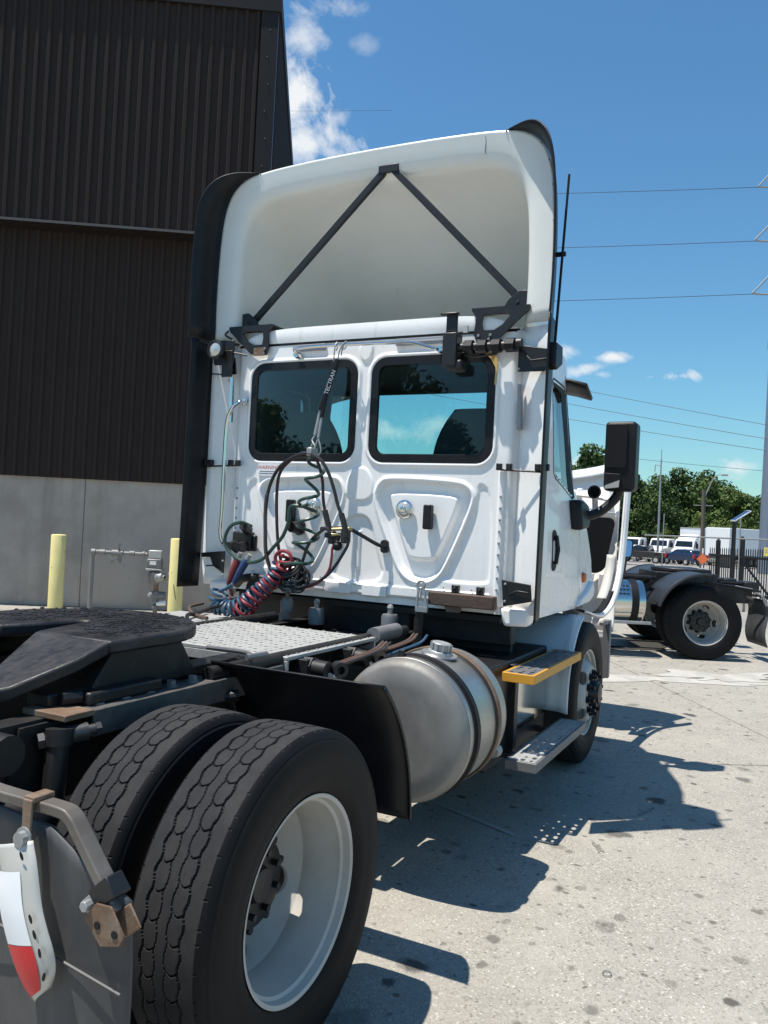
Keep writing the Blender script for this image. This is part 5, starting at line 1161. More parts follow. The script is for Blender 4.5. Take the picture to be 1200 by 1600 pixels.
# black air hoses from the clamp
h1 = hose('air_hose', 'outer black air hose arching left from the tender clamp', [(2.2, .225, 2.062), (2.2, .28, 2.068), (2.2, .333, 2.055), (2.2, .426, 2.009), (2.2, .495, 1.936), (2.2, .538, 1.833), (2.2, .555, 1.709), (2.2, .548, 1.565), (2.2, .535, 1.432), (2.21, .505, 1.33), (2.22, .47, 1.25)], .0112, blackh)
m = MB()
for p in smooth_path([(2.2, .548, 1.80), (2.2, .555, 1.709), (2.2, .548, 1.565), (2.2, .535, 1.432), (2.21, .505, 1.33)], 12): m.lathe([(-.004, .012), (0, .0145), (.004, .012)], p, (0, 0, 1), 8)
m.build('hose_ridges', blackh, h1, kind='stuff')
h2 = hose('air_hose', 'inner reddish black air hose arching left beside the outer one', [(2.22, .239, 2.05), (2.22, .345, 2.045), (2.22, .427, 2.000), (2.22, .477, 1.928), (2.22, .488, 1.804), (2.22, .479, 1.651), (2.22, .465, 1.529), (2.22, .447, 1.438), (2.23, .42, 1.33), (2.24, .40, 1.25)], .0102, mat('dark_red_hose', (.04, .012, .014), .45))
h3 = hose('air_hose', 'black air hose curving right from the clamp down to the brass couplings', [(2.2, .245, 2.066), (2.2, .205, 2.052), (2.2, .155, 2.022), (2.2, .104, 1.953), (2.2, .059, 1.855), (2.2, .025, 1.758), (2.2, -.001, 1.700), (2.2, -.028, 1.633), (2.2, -.048, 1.575)], .0112, blackh)
h4 = hose('air_hose', 'dark red air hose falling straight from the clamp to the couplings', [(2.22, .215, 2.053), (2.22, .180, 1.983), (2.22, .152, 1.894), (2.22, .142, 1.794), (2.22, .125, 1.715), (2.22, .098, 1.637), (2.22, .070, 1.559)], .0102, bpy.data.materials['dark_red_hose'])
m = MB()
for P_ in ([(2.2, -.005, 1.70), (2.2, -.03, 1.63), (2.2, -.048, 1.56)], [(2.22, .125, 1.715), (2.22, .098, 1.637), (2.22, .066, 1.55)]): m.tube(smooth_path(P_, 5), .019, 8)
m.build('strain_relief', blackh, h3)
gh = thing('gladhand_coupling', 'two brass and black air couplings parked on the bar at mid wall', 'coupling', (0, 0, 0))
MB().cyl((2.19, .05, 1.60), (2.22, -.075, 1.612), .010, n=10).cyl((2.19, .05, 1.568), (2.22, -.04, 1.575), .011, n=10).build('brass_tube', brass, gh)
MB().box(2.19, 2.25, -.055, -.01, 1.52, 1.61).box(2.20, 2.25, .045, .085, 1.51, 1.59).build('coupling_body', blackh, gh, bevel=.01)
m = MB(); m.sphere((2.215, .02, 1.50), .034, 10, .9); m.bar((2.20, .10, 1.565), (2.20, .0, 1.545), .02, .03); m.build('gladhand_head', rubber, gh)
MB().prism([(-.075, 1.625), (-.08, 1.60), (-.045, 1.605)], lambda a, b, w_: (2.20 + w_, a, b), 0, .01).build('tab', brass, gh)
hose('air_hose', 'black air hose sweeping from the couplings to the bottom bundle', [(2.2, -.048, 1.56), (2.2, -.062, 1.52), (2.2, -.031, 1.457), (2.2, .015, 1.386), (2.2, .068, 1.323), (2.2, .145, 1.268), (2.2, .236, 1.236), (2.22, .32, 1.225), (2.25, .40, 1.22)], .0105, blackh)
hose('air_hose', 'thin red air hose looping from the couplings to the bottom bundle', [(2.21, .02, 1.50), (2.2, .044, 1.49), (2.2, .048, 1.433), (2.2, .058, 1.363), (2.2, .095, 1.301), (2.2, .156, 1.255), (2.21, .24, 1.228), (2.24, .33, 1.21)], .0085, redp)
hose('air_hose', 'black air hose bending left from the couplings into the tangle', [(2.2, .06, 1.57), (2.2, .096, 1.607), (2.2, .146, 1.575), (2.2, .195, 1.533), (2.2, .227, 1.481), (2.2, .247, 1.420), (2.2, .267, 1.359), (2.22, .30, 1.27)], .0105, blackh)
# blue and red coils
ax_b = [(2.20, .870, 1.145), (2.20, .892, 1.09), (2.19, .855, 1.045), (2.17, .760, 1.038), (2.17, .670, 1.085), (2.19, .585, 1.160), (2.2, .505, 1.235), (2.21, .455, 1.30), (2.22, .440, 1.36)]
bc = MB().tube(helix(ax_b, .066, 17, 16, 0, .042), .0102, 7).build('air_coil', bluep); tag(bc, 'blue coiled air line drooping at the lower left of the cab wall', 'air coil', 'coiled air lines below the gladhands')
MB().tube(smooth_path([(2.25, .803, 1.217), (2.22, .845, 1.175), (2.21, .90, 1.15)], 6), .0115, 8).build('coil_tail', bluep, bc)
ax_r = [(2.25, .77, 1.135), (2.25, .735, 1.075), (2.21, .695, 1.035), (2.15, .635, 1.070), (2.17, .571, 1.150), (2.20, .513, 1.218), (2.21, .450, 1.285), (2.22, .395, 1.360), (2.22, .385, 1.42)]
rc = MB().tube(helix(ax_r, .066, 15, 16, 2, .040), .0102, 7).build('air_coil', redp); tag(rc, 'red coiled air line tangled with the blue coil above the deck plate', 'air coil', 'coiled air lines below the gladhands')
MB().tube(smooth_path([(2.25, .854, 1.203), (2.25, .83, 1.15), (2.25, .82, 1.12)], 6), .0115, 8).build('coil_tail', redp, rc)
MB().tube([(2.215 + .0*a, .41 + .062*math.cos(a), 1.395 + .052*math.sin(a)) for a in np.linspace(0, 2*PI, 24)[:-1]], .0115, 8, closed=True).build('top_loop', redp, rc)
for nm, lab, p0, p1, mm in (('grip', 'red cone grip of the left gladhand line', (2.25, .786, 1.375), (2.25, .858, 1.20), redgrip), ('grip', 'blue cone grip beside the red one on the gladhand line', (2.24, .709, 1.372), (2.24, .806, 1.213), bluegrip)):
    m = MB(); p0, p1 = Vector(p0), Vector(p1); d = p1 - p0; m.tube([p0, p0 + d*.12, p0 + d*.6, p1], [.018, .027, .024, .015], 12); o = m.build('gladhand_grip', mm); tag(o, lab, 'hose grip')
    m = MB(); m.cyl(p0 - d*.22, p0, .016, n=8); m.cyl(p1, p1 + d*.25, .012, n=8); m.build('ferrule', galv, o)
# small tangle of black line at the bundle, with its wire
tg = MB()
r_ = random.Random(4)
for k in range(11):
    c0 = Vector((2.23, .33 + .05*r_.uniform(-1, 1), 1.30 + .07*r_.uniform(-1, 1))); ra = r_.uniform(.05, .075); ti = r_.uniform(-.6, .6)
    tg.tube([c0 + Vector((.03*math.sin(a + ti), ra*math.cos(a), ra*.8*math.sin(a) + ti*.03*math.cos(a))) for a in np.linspace(0, 2*PI, 20)[:-1]], .010, 6, closed=True)
tg = tg.build('hose_tangle', blackh); tag(tg, 'knot of black and green line loops above the deck plate', 'hose')
m = MB(); m.lathe([(-.055, .01), (-.05, .042), (.02, .045), (.045, .03), (.05, 0)], (2.30, .42, 1.10), (0, 0, 1), 16); m.cyl((2.30, .42, 1.15), (2.30, .42, 1.25), .014); m.bar((2.26, .44, 1.02), (2.26, .38, 1.04), .03, .05); bf = m.build('air_filter', grey); tag(bf, 'small grey can with fittings below the hose tangle', 'filter')
MB().cyl((2.40, .70, 1.17), (2.34, .70, 1.17), .085, n=24).build('rear_bushing', frame_m, TR, bevel=.01)
MB().tube(smooth_path([(2.40, .90, 1.19), (2.36, .82, 1.235), (2.36, .70, 1.25), (2.36, .58, 1.235), (2.38, .52, 1.21)], 6), .028, 10).build('under_cab_tube', frame_m, TR)
# odds and ends lying at the front left of the deck plate
sc1 = MB().box(1.52, 1.86, .55, .92, 1.035, 1.047).build('side_plate', lgrey, TR, bevel=.003)
tag(MB().tube(smooth_path([(1.45, .52, 1.06), (1.55, .60, 1.075), (1.70, .66, 1.065), (1.9, .72, 1.075), (2.1, .80, 1.07)], 6), .012, 8).build('loose_line', blackh), 'loose black line lying along the deck plate edge', 'hose')
tag(MB().tube(smooth_path([(1.60, .50, 1.062), (1.68, .66, 1.062), (1.85, .84, 1.075), (2.05, .9, 1.08)], 6), .010, 8).build('loose_line', mat('brown_line', (.10, .06, .045), .6)), 'loose brown line beside the deck plate below the red coil', 'hose')

# ================================================================== second tractor, further up the yard
AZ2 = math.radians(116.0)
T2 = thing('semi_truck', 'second white day cab truck beyond, tail to the right, tank and lug tyres showing', 'truck', (9.79 + 1.22*math.sin(AZ2), -1.44 - 1.22*math.cos(AZ2), 0), AZ2)
axle(T2, T_LUG, nutsl=True, nutsr=False)
for s_ in (-1, 1):
    MB().box(-.95, 4.9, *sorted((.34*s_, .43*s_)), .74, 1.0).build('frame_rail', frame_m, T2)
    wheel(T2, 3.95, 1.06*s_, s_ > 0, T_PLAIN, front=True, nuts=False)
    # quarter fender: half-round sheet over the front of the tyres
    MB().grid(lambda u, v: (.66*math.cos(math.radians(18 + 78*u)) + .02, s_*(.50 + .74*v), .505 + .66*math.sin(math.radians(18 + 78*u))), 16, 4).build('quarter_fender', mat('grey_blue_plastic', (.026, .030, .038), .42, spec=.35) if s_ < 0 else bpy.data.materials['grey_blue_plastic'], T2, solid=.012)
    MB().tube([(.66*math.cos(math.radians(a)) + .02, s_*1.245, .505 + .66*math.sin(math.radians(a))) for a in range(18, 97, 6)], .022, 8).build('fender_roll', bpy.data.materials['grey_blue_plastic'], T2)
    MB().tube([(.60, .45*s_, 1.0), (.62, .7*s_, 1.06), (1.0, .62*s_, 1.06)], .035, 10).build('fender_arm', plast, T2)
    t = MB().lathe([(.80, 0), (.805, .25), (.82, .29), (.85, .30), (2.45, .30), (2.48, .28), (2.49, 0)], (0, .93*s_, .73), (1, 0, 0), 40).build('fuel_tank', polish, T2, ang=50)
    for x in (.96, 2.25): MB().lathe([(x - .05, .301), (x - .045, .312), (x + .045, .312), (x + .05, .301)], (0, .93*s_, .73), (1, 0, 0), 40).build('strap', rubber, t)
    m = MB()
    for i in range(24):
        for j in range(3):
            a = math.radians(24 + 12*j); x = 1.06 + i*.05; y, z = .93*s_ + s_*.302*math.cos(a), .73 + .302*math.sin(a); m.prism([(-.018, -.010), (.018, -.004), (.018, .010), (-.018, .004)], lambda p, q, w_: (x + p, y + s_*w_, z + q), -.004, .006)
    m.build('louvre_slots', rubber, t, kind='stuff')
    MB().cyl((1.3, .88*s_, 1.02), (1.3, .86*s_, 1.09), .05, n=16).build('filler_cap', chrome, t)
    MB().box(.76, 2.9, *sorted((1.26*s_, 1.30*s_)), .455, .495).build('step_bar', galv, T2, bevel=.006)
    f = MB().grid(lambda u, v: (-.80 - .05*u*u - .03*math.sin(6*u), s_*(.60 + .62*v), .86 - .64*u), 12, 4).build('mud_flap', flapm, T2, solid=.012)
    MB().tube([(-.70, .45*s_, .98), (-.74, .9*s_, .97), (-.76, 1.20*s_, .90), (-.80, 1.24*s_, .78)], .02, 8).build('flap_hanger', grey, f)
    m = MB(); m.bar((-.30, .46*s_, 1.02), (-.72, 1.18*s_, .97), .03, .03); m.build('flap_arm', bmet, T2)
m = MB(); m.prism([(x - .25, y) for x, y in poly], lambda a, b, w_: (a, b, (1.20 if a > -.35 else 1.20 - (-.35 - a)*.4) + w_), -.05, 0); m.box(-.45, .45, -.42, .42, 1.0, 1.14); m.build('fifth_wheel', greasy, T2, bevel=.01)
MB().box(-1.0, -.80, -.52, -.22, .93, 1.06).build('tail_lamp', bmet, T2, bevel=.02); MB().box(-1.0, -.80, .22, .52, .93, 1.06).build('tail_lamp', bmet, T2, bevel=.02)
m = MB(); m.tube([(-.9, -.45, 1.0), (-.3, -.3, 1.05), (1.2, -.3, 1.04), (2.2, -.2, 1.10)], .022, 8); m.tube([(-.8, .40, 1.02), (.9, .36, 1.06), (2.0, .2, 1.08)], .02, 8); m.build('frame_hose', rubber, T2)
MB().box(.9, 1.9, -.45, .45, 1.02, 1.045).build('deck_plate', lgrey, T2, bevel=.004)
for x, y in ((1.2, .5), (1.5, .52), (1.0, .42)): MB().cyl((x, y, 1.03), (x + .14, y + .05, 1.05), .05, n=12).build('air_valve', galv, T2, bevel=.006)
cb = MB(); pf = [(2.62, 1.10), (3.9, 1.10), (3.9, 1.85), (3.55, 2.72), (2.62, 2.78)]
cb.prism(pf, lambda a, b, w_: (a, w_*1.03*(1 - .05*max(0, b - 1.9)), b), -1, 1); cb = cb.build('cab', trucwhite, T2, bevel=.06)
for s_ in (-1, 1):
    MB().prism([(2.95, 1.98), (3.70, 1.92), (3.48, 2.58), (2.97, 2.62)], lambda a, b, w_: (a, s_*(1.03*(1 - .05*max(0, b - 1.9)) + w_), b), 0, .006).build('side_window', glassd, cb)
    MB().prism([(a, b) for a, b in rrect(.46*s_, 2.35, .36, .28, .08)], lambda a, b, w_: (2.612 - w_, a, b), 0, .008).build('rear_window', glassd, cb)
MB().prism([(3.9, 1.0), (5.2, .9), (5.2, 1.5), (4.9, 1.72), (3.9, 1.86)], lambda a, b, w_: (a, w_*.92, b), -1, 1).build('hood', trucwhite, T2, bevel=.08)
MB().box(5.2, 5.35, -1.15, 1.15, .42, .85).build('bumper', grey, T2, bevel=.03)
MB().tube([(2.50, .60, 1.2), (2.50, .60, 3.2)], .055, 14).build('exhaust_stack', mat('dark_stack', (.03, .035, .04), .4, .4), T2)

# ================================================================== fence, gate and posts along the yard edge
F0, F1 = Vector((23.6, -.22, 0)), Vector((17.9, -4.9, 0)); fd = (F1 - F0).normalized(); LF = (F1 - F0).length
fe = thing('iron_fence', 'black iron picket fence with tall posts at the edge of the yard', 'fence', F0, math.atan2(fd.y, fd.x))
def fg(x): p = F0 + fd*x; return gz(p.x, p.y)
for z in (.28, 1.28): MB().box(0, LF, -.02, .02, z - .045 + fg(LF/2), z + .02 + fg(LF/2)).build('rail', fencem, fe)
pk = MB().box(-.010, .010, -.010, .010, .10, 1.50); pk.add([(-.01, -.01, 1.50), (.01, -.01, 1.50), (.01, .01, 1.50), (-.01, .01, 1.50), (0, 0, 1.56)], [(0, 1, 4), (1, 2, 4), (2, 3, 4), (3, 0, 4)]); pkm = pk.mesh('picket', fencem)
for k in range(int(LF/.095)): link('picket', pkm, fe, (.05 + .095*k, -.0, fg(k*.095)))
for x, h_, w_ in ((.3, 1.62, .05), (1.35, 1.72, .06), (3.05, 1.66, .06), (4.05, 1.60, .09), (4.55, 1.95, .05), (6.3, 1.7, .06), (8.3, 1.7, .06)):
    m = MB().box(x - w_, x + w_, .03, .03 + 2*w_, fg(x), h_); m.cyl((x, .03 + w_, h_), (x, .03 + w_, h_ + .04), w_*.7, n=10); m.build('post', fencem, fe, bevel=.01)
MB().bar((1.4, .06, 1.1), (2.6, .06, .2), .04, .05, up=(0, 1, 0)).build('brace', fencem, fe); MB().bar((4.3, .06, 1.05), (6.0, .06, .05), .04, .05, up=(0, 1, 0)).build('brace', fencem, fe)
gt = thing('pipe_barrier', 'long pale horizontal pipe rail with thin uprights above the fence', 'barrier', F0 + Vector((1.6, 2.0, 0)), math.atan2(fd.y, fd.x))
MB().tube([(-.2, 0, 1.66), (9.5, 0, 1.72)], .022, 8).build('top_pipe', galv, gt)
for x in (.9, 4.6, 8.4): MB().tube([(x, 0, -.35), (x, 0, 2.35)], .016, 6).build('upright', galv, gt)
MB().bar((6.2, 0, 1.68), (8.2, 0, .35), .03, .03).build('brace', galv, gt)
sg = MB().box(5.62, 5.80, -.035, -.025, 1.28, 1.50).build('sign_plate', mat('yellow_sign', (.66, .60, .12), .5), gt)
MB().box(5.66, 5.76, -.037, -.0355, 1.36, 1.40).box(5.68, 5.74, -.037, -.0355, 1.42, 1.46).build('sign_mark', lgrey, sg)
kb = MB().box(3.4, 12.0, -1.5, -.25, -.35, .16).build('kerb', curb, bevel=.03); kb.location = F0; kb.rotation_euler = (0, 0, math.atan2(fd.y, fd.x)); kb['kind'] = 'structure'
gr_ = MB()
for k in range(160):
    x, y, r0 = random.uniform(2.2, 4.3), random.uniform(-.5, .1), random.uniform(.02, .05); gr_.sphere((x, y, .10 + random.uniform(-.03, .05)), r0, 5, .8)
gr_ = gr_.build('gravel', curb, kind='stuff'); gr_.location = F0; gr_.rotation_euler = (0, 0, math.atan2(fd.y, fd.x))
so_ = thing('solar_post', 'small solar panel tilted on a black post in front of the fence', 'solar panel', (19.56, -1.12, 0), 0)
MB().cyl((0, 0, gz(19.56, -1.12) - .1), (0, 0, 2.1), .05, n=14).build('post', fencem, so_)
pc = Vector((0, -.14, 2.24)); e1, e2 = Vector((.50, -.52, .45)).normalized(), Vector((.85, .40, .02)).normalized(); e1 = Vector((.30, -.80, .60)).normalized(); n3 = e1.cross(e2).normalized(); e2 = n3.cross(e1)
m = MB(); m.prism([(-.23, -.15), (.23, -.15), (.23, .15), (-.23, .15)], lambda a, b, w_: pc + e1*a + e2*b + n3*w_, -.015, .015); pn = m.build('panel_frame', mat('panel_frame', (.62, .64, .66), .4, .3), so_, bevel=.004)
for i in range(2):
    for j in range(4): MB().prism([(-.212 + .1075*j, -.132 + .135*i), (-.212 + .1075*j + .101, -.132 + .135*i), (-.212 + .1075*j + .101, -.132 + .135*i + .128), (-.212 + .1075*j, -.132 + .135*i + .128)], lambda a, b, w_: pc + e1*a + e2*b + n3*w_, .0165, .019).build('solar_cell', solarm, pn)
MB().tube([(0, 0, 2.05), tuple(pc)], .03, 8).build('arm', fencem, so_)
# far poles
def onG(x, y): return Vector((x, y, gz(x, y)))
p = onG(72.6, 4.65); lp = thing('light_pole', 'weathered wooden light pole with a slanted arm beside the parked trucks', 'street light', p)
MB().tube([(0, 0, 0), (0, .1, 5.8 - p.z)], [.20, .15], 12).build('pole', wood, lp)
m = MB(); m.tube(smooth_path([(0, .1, 4.9 - p.z), (0, -.55, 6.6 - p.z), (0, -.95, 7.05 - p.z), (0, -1.3, 7.1 - p.z)], 5), .05, 8); m.build('arm', galv, lp); MB().prism([(-1.25, 6.98 - p.z), (-1.8, 6.98 - p.z), (-1.75, 7.12 - p.z), (-1.3, 7.16 - p.z)], lambda a, b, w_: (w_, a, b), -.12, .12).build('lamp_head', galv, lp, bevel=.02)
MB().box(-.03, .03, -.7, .9, 4.4 - p.z, 4.46 - p.z).build('crossarm', galv, lp)
p = onG(86.5, 10.3); ap = thing('antenna_mast', 'thin pale mast standing in front of the trees', 'mast', p); MB().tube([(0, 0, 0), (0, .05, 9.6 - p.z)], [.14, .07], 10).build('mast', galv, ap); MB().tube([(0, .05, 8.9 - p.z), (0, .6, 9.0 - p.z), (0, .65, 8.3 - p.z)], .05, 6).tube([(0, .05, 9.6 - p.z), (0, .05, 10.6 - p.z)], .035, 6).build('whip', galv, ap)
p = onG(62, 3.6); os_ = thing('warning_sign', 'orange diamond warning sign on a short white stand', 'sign', p); MB().prism([(0, -.42), (.42, 0), (0, .42), (-.42, 0)], lambda a, b, w_: (w_, a, b + .12 - p.z), 0, .03).build('sign_board', orange, os_); MB().tube([(.06, 0, 0), (.06, 0, .9 - p.z)], .05, 6).build('stand', label, os_)
# transmission pylon: tapered steel pole with bracket arms
p = onG(63.9, -.75); py = thing('power_pylon', 'tall tapered steel power pole with bracket arms at the right edge', 'pylon', p)
MB().tube([(0, 0, 0), (0, 0, 19), (0, 0, 45)], [.78, .60, .30], 12).build('pole', pylm, py, ang=20)
MB().lathe([(15.8 - p.z, .67), (15.8 - p.z, .74), (16.3 - p.z, .74), (16.3 - p.z, .66)], (0, 0, 0), (0, 0, 1), 12).build('flange', pylm, py)
for z, yo in ((27.5, 1.75), (23.55, 1.85), (19.66, 1.85)):
    for s_ in (-1, 1):
        a_ = MB(); a_.tube([(0, 0, z - p.z), (-.9, s_*yo, z - p.z)], .07, 6); a_.tube([(0, 0, z + 2.4 - p.z), (-.9, s_*yo, z + .05 - p.z)], .06, 6); a_.build('bracket_arm', galv, py)
def wire(lab, a, b, sag=.6, r=.022, grp='power lines crossing the sky'):
    a, b = Vector(a), Vector(b); P_ = [a.lerp(b, t) - Vector((0, 0, sag*4*t*(1 - t))) for t in np.linspace(0, 1, 25)]
    tag(MB().tube(P_, r, 5).build('power_line', wirem), lab, 'power line', grp)
wire('topmost power line ending on the highest pylon bracket', (63.0, 1.0, 27.48), (37.48, 64.87, 26.1))
wire('second power line ending on the middle pylon bracket', (63.0, 1.1, 23.53), (37.63, 64.7, 21.6))
wire('third power line ending on the lowest pylon bracket', (63.0, 1.1, 19.64), (37.77, 64.5, 17.3))
wire('upper of the three slanting lines above the mirror', (63.5, -.2, 10.1), (73.2, 36.4, 19.7), .2, .02)
wire('middle of the three slanting lines above the mirror', (63.5, -.2, 9.1), (73.2, 36.3, 17.7), .2, .02)
wire('lowest of the three slanting lines, passing behind the mirror', (63.5, -.2, 8.25), (73.3, 36.2, 15.8), .2, .02)
wire('faint high line crossing the white cloud by the building', (47.0, 56.0, 36.0), (60, 30, 37.0), .2, .010)
wire('faint distant line just above the tree tops', (77.5, 17.0, 9.4), (86.5, -1.2, 8.4), .1, .018)

# ================================================================== parked trucks and cars
def box_tyre(parent, x, y, r=.5, w_=.28):
    wp = MB().lathe([(-w_/2, r*.6), (-w_/2, r*.93), (-w_/2*.8, r), (w_/2*.8, r), (w_/2, r*.93), (w_/2, r*.6)], (x, y, r), (0, 1, 0), 24).build('wheel', tyrefar, parent)
    MB().lathe([(w_/2*.9, 0), (w_/2*.9, r*.6), (-w_/2*.9, r*.6), (-w_/2*.9, 0)], (x, y, r), (0, 1, 0), 18).build('rim', lgrey, wp); return wp
def far_truck(lab, x, y, rz, box=None, sleeper=False):
    t = thing('box_truck' if box else 'cab_truck', lab, 'truck', onG(x, y), rz, 'white trucks parked in a row before the trees')
    c = MB().prism([(-1.5, 1.0), (.55, 1.0), (.6, 1.75), (.28, 2.50), (.1, 2.60), (-1.3, 2.62), (-1.5, 2.5)], lambda a, b, w_: (a, w_*1.05*(1 - .06*max(0, b - 1.8)), b), -1, 1).build('cab', trucwhite, t, bevel=.06)
    MB().prism([(-.9, 1.83), (.9, 1.83), (.82, 2.42), (-.82, 2.42)], lambda a, b, w_: (.595 - (b - 1.75)*.43 + w_, a, b), 0, .03).build('windshield', glassd, c)
    for s_ in (-1, 1):
        MB().prism([(-.55, 1.75), (.32, 1.72), (.12, 2.40), (-.55, 2.42)], lambda a, b, w_: (a, s_*(1.05*(1 - .06*max(0, b - 1.8)) + w_), b), 0, .01).build('side_window', glassd, c)
        MB().box(.30, .42, *sorted((1.22*s_, 1.42*s_)), 1.7, 2.2).build('mirror', rubber, c, bevel=.02)
    h_ = MB().prism([(.55, .85), (1.95, .8), (2.0, 1.25), (1.85, 1.48), (.6, 1.76)], lambda a, b, w_: (a, w_*(.98 - .16*max(0, a - .6)/1.4), b), -1, 1).build('hood', trucwhite, t, bevel=.1)
    gr = MB().box(1.985, 2.03, -.50, .50, .80, 1.32).build('grille', grille, h_, bevel=.02)
    for k in range(5): MB().box(2.03, 2.045, -.48, .48, .86 + .09*k, .885 + .09*k).build('grille_bar', lgrey, gr)
    for s_ in (-1, 1):
        MB().box(1.80, 1.96, *sorted((.60*s_, .90*s_)), .98, 1.16).build('headlight', lens, h_, bevel=.03)
        f = MB().lathe([(-.16, .60), (-.14, .64), (.14, .64), (.16, .60)], (1.0, .95*s_, .52), (0, 1, 0), 24, a0=PI*.5 - 1.5, a1=PI*.5 + 1.5).build('fender', trucwhite, t, solid=.03)
        box_tyre(t, 1.0, .98*s_); box_tyre(t, -4.2, .95*s_, w_=.55)
    MB().box(1.9, 2.12, -1.15, 1.15, .38, .74).build('bumper', lgrey, t, bevel=.04)
    MB().box(-5.4, .6, -.42, .42, .62, .92).build('frame', frame_m, t)
    if box:
        L, W, H = box; b = MB().box(-1.75 - L, -1.75, -W/2, W/2, 1.05, H).build('box_body', boxwhite, t, bevel=.04)
        for s_ in (-1, 1): MB().box(-1.75 - L, -1.75, *sorted((W/2*s_, (W/2 + .02)*s_)), 1.0, 1.1).build('side_rail', lgrey, b)
        MB().box(-1.75, -1.72, -W/2, W/2, H - .10, H).build('front_rail', lgrey, b)
        if sleeper: MB().prism([(-1.4, 2.62), (-.1, 2.62), (-.35, 2.75), (-1.2, 3.15), (-1.4, 3.15)], lambda a, b_, w_: (a, w_*.95, b_), -1, 1).build('roof_deflector', trucwhite, t, bevel=.05)
        else: MB().box(-1.74, -1.2, -.8, .8, 2.75, H - .3).build('cooling_unit', lgrey, b, bevel=.08)
    return t
PITR = math.radians(166)
far_truck('white cab truck at the left end of the parked row', 90.7, 13.6, PITR)
far_truck('white cab truck between the left end one and the box truck', 91.6, 10.75, PITR)
far_truck('white box truck with roof deflector behind the blue car', 90.0, 8.0, PITR + .03, (6.5, 2.5, 3.9), True)
far_truck('white refrigerated box truck right of the wooden light pole', 92.0, 4.6, PITR - .05, (7.0, 2.5, 3.6))
tb = thing('box_trailer', 'plain white box trailer seen through the fence by the pylon', 'trailer', onG(84.5, 1.9), math.radians(150))
bb = MB().box(-4.5, 4.5, -1.25, 1.25, 1.1, 3.75).build('box_body', boxwhite, tb, bevel=.04); MB().box(-4.5, 4.5, 1.25, 1.27, 1.1, 1.25).build('side_rail', lgrey, bb)
for x in (-3.2, -2.1): [box_tyre(tb, x, .95*s_, w_=.5) for s_ in (-1, 1)]
MB().box(3.2, 3.4, -.8, .8, .0, 1.1).build('landing_gear', grey, tb)
def car(lab, x, y, rz, mm, kind):
    t = thing('pickup_truck' if kind == 'pickup' else 'suv_car', lab, 'pickup' if kind == 'pickup' else 'car', onG(x, y), rz, None)
    if kind == 'pickup':
        side_ = [(-2.85, .55), (-2.85, 1.18), (-.95, 1.20), (.95, 1.20), (2.2, 1.12), (2.75, .98), (2.85, .55)]; cab = [(-1.0, 1.19), (-.85, 1.74), (.10, 1.78), (.45, 1.71), (1.25, 1.19)]; W = .98
    else:
        side_ = [(-2.3, .45), (-2.32, 1.05), (-1.9, 1.12), (.9, 1.10), (2.0, .98), (2.3, .78), (2.3, .42)]; cab = [(-2.15, 1.06), (-1.75, 1.50), (-.9, 1.57), (.1, 1.53), (1.05, 1.06)]; W = .92
    b = MB().prism(side_, lambda a, c, w_: (a, w_*W, c), -1, 1).build('body', mm, t, bevel=.09, segs=3)
    c = MB().prism(cab, lambda a, q, w_: (a, w_*W*(1 - .26*(q - 1.1)), q), -1, 1).build('cabin', mm, t, bevel=.06)
    cx_ = sum(p_[0] for p_ in cab)/5
    for s_ in (-1, 1):
        sp_ = [(cab[0][0]*.86, 1.24), (cab[1][0]*.86, cab[1][1] - .10), (cab[3][0] - .02, cab[3][1] - .12), (cab[4][0] - .28, 1.24)]
        MB().prism(sp_, lambda a, q, w_: (a, s_*(W*(1 - .26*(q - 1.1)) + w_), q), -.005, .008).build('side_window', glassd, c)
    MB().prism([(-.70, 1.24), (.70, 1.24), (.60, cab[1][1] - .10), (-.60, cab[1][1] - .10)], lambda a, q, w_: (cab[0][0] + (cab[1][0] - cab[0][0])*(q - cab[0][1])/(cab[1][1] - cab[0][1]) - .008 + w_, a, q), -.008, .004).build('rear_window', glassd, c)
    MB().prism([(-.72, 1.22), (.72, 1.22), (.62, cab[3][1] - .08), (-.62, cab[3][1] - .08)], lambda a, q, w_: (cab[4][0] + (cab[3][0] - cab[4][0])*(q - cab[4][1])/(cab[3][1] - cab[4][1]) + w_, a, q), -.004, .014).build('windshield', glassd, c)
    xr = side_[0][0]
    for s_ in (-1, 1):
        MB().box(xr - .03, xr + .14, *sorted(((W - .20)*s_, (W + .012)*s_)), .72, 1.10).build('tail_light', redl, b, bevel=.02)
        MB().box(side_[-1][0] - .12, side_[-1][0] + .01, *sorted(((W - .35)*s_, (W - .03)*s_)), .68, .84).build('headlight', lens, b, bevel=.02)
        for x_ in (xr + 1.05, -xr - 1.0): box_tyre(t, x_, (W - .10)*s_, .38 if kind == 'pickup' else .35, .24)
    MB().box(xr - .10, xr + .05, -W*.95, W*.95, .45, .62).build('rear_bumper', lgrey if kind == 'pickup' else mm, b, bevel=.03)
    MB().box(xr - .045, xr - .03, -.26, .26, .78, .92).build('number_plate', label, b)
    if kind != 'pickup': MB().box(xr - .035, xr - .02, -.35, .35, .99, 1.02).build('trim_strip', chrome, b)
    return t
car('dark grey pickup parked in front of the white trucks', 84.5, 11.55, math.radians(78), dkgrey, 'pickup')
car('dark blue car with red tail lights parked next to the pickup', 83.0, 7.35, math.radians(50), dkblue, 'suv')

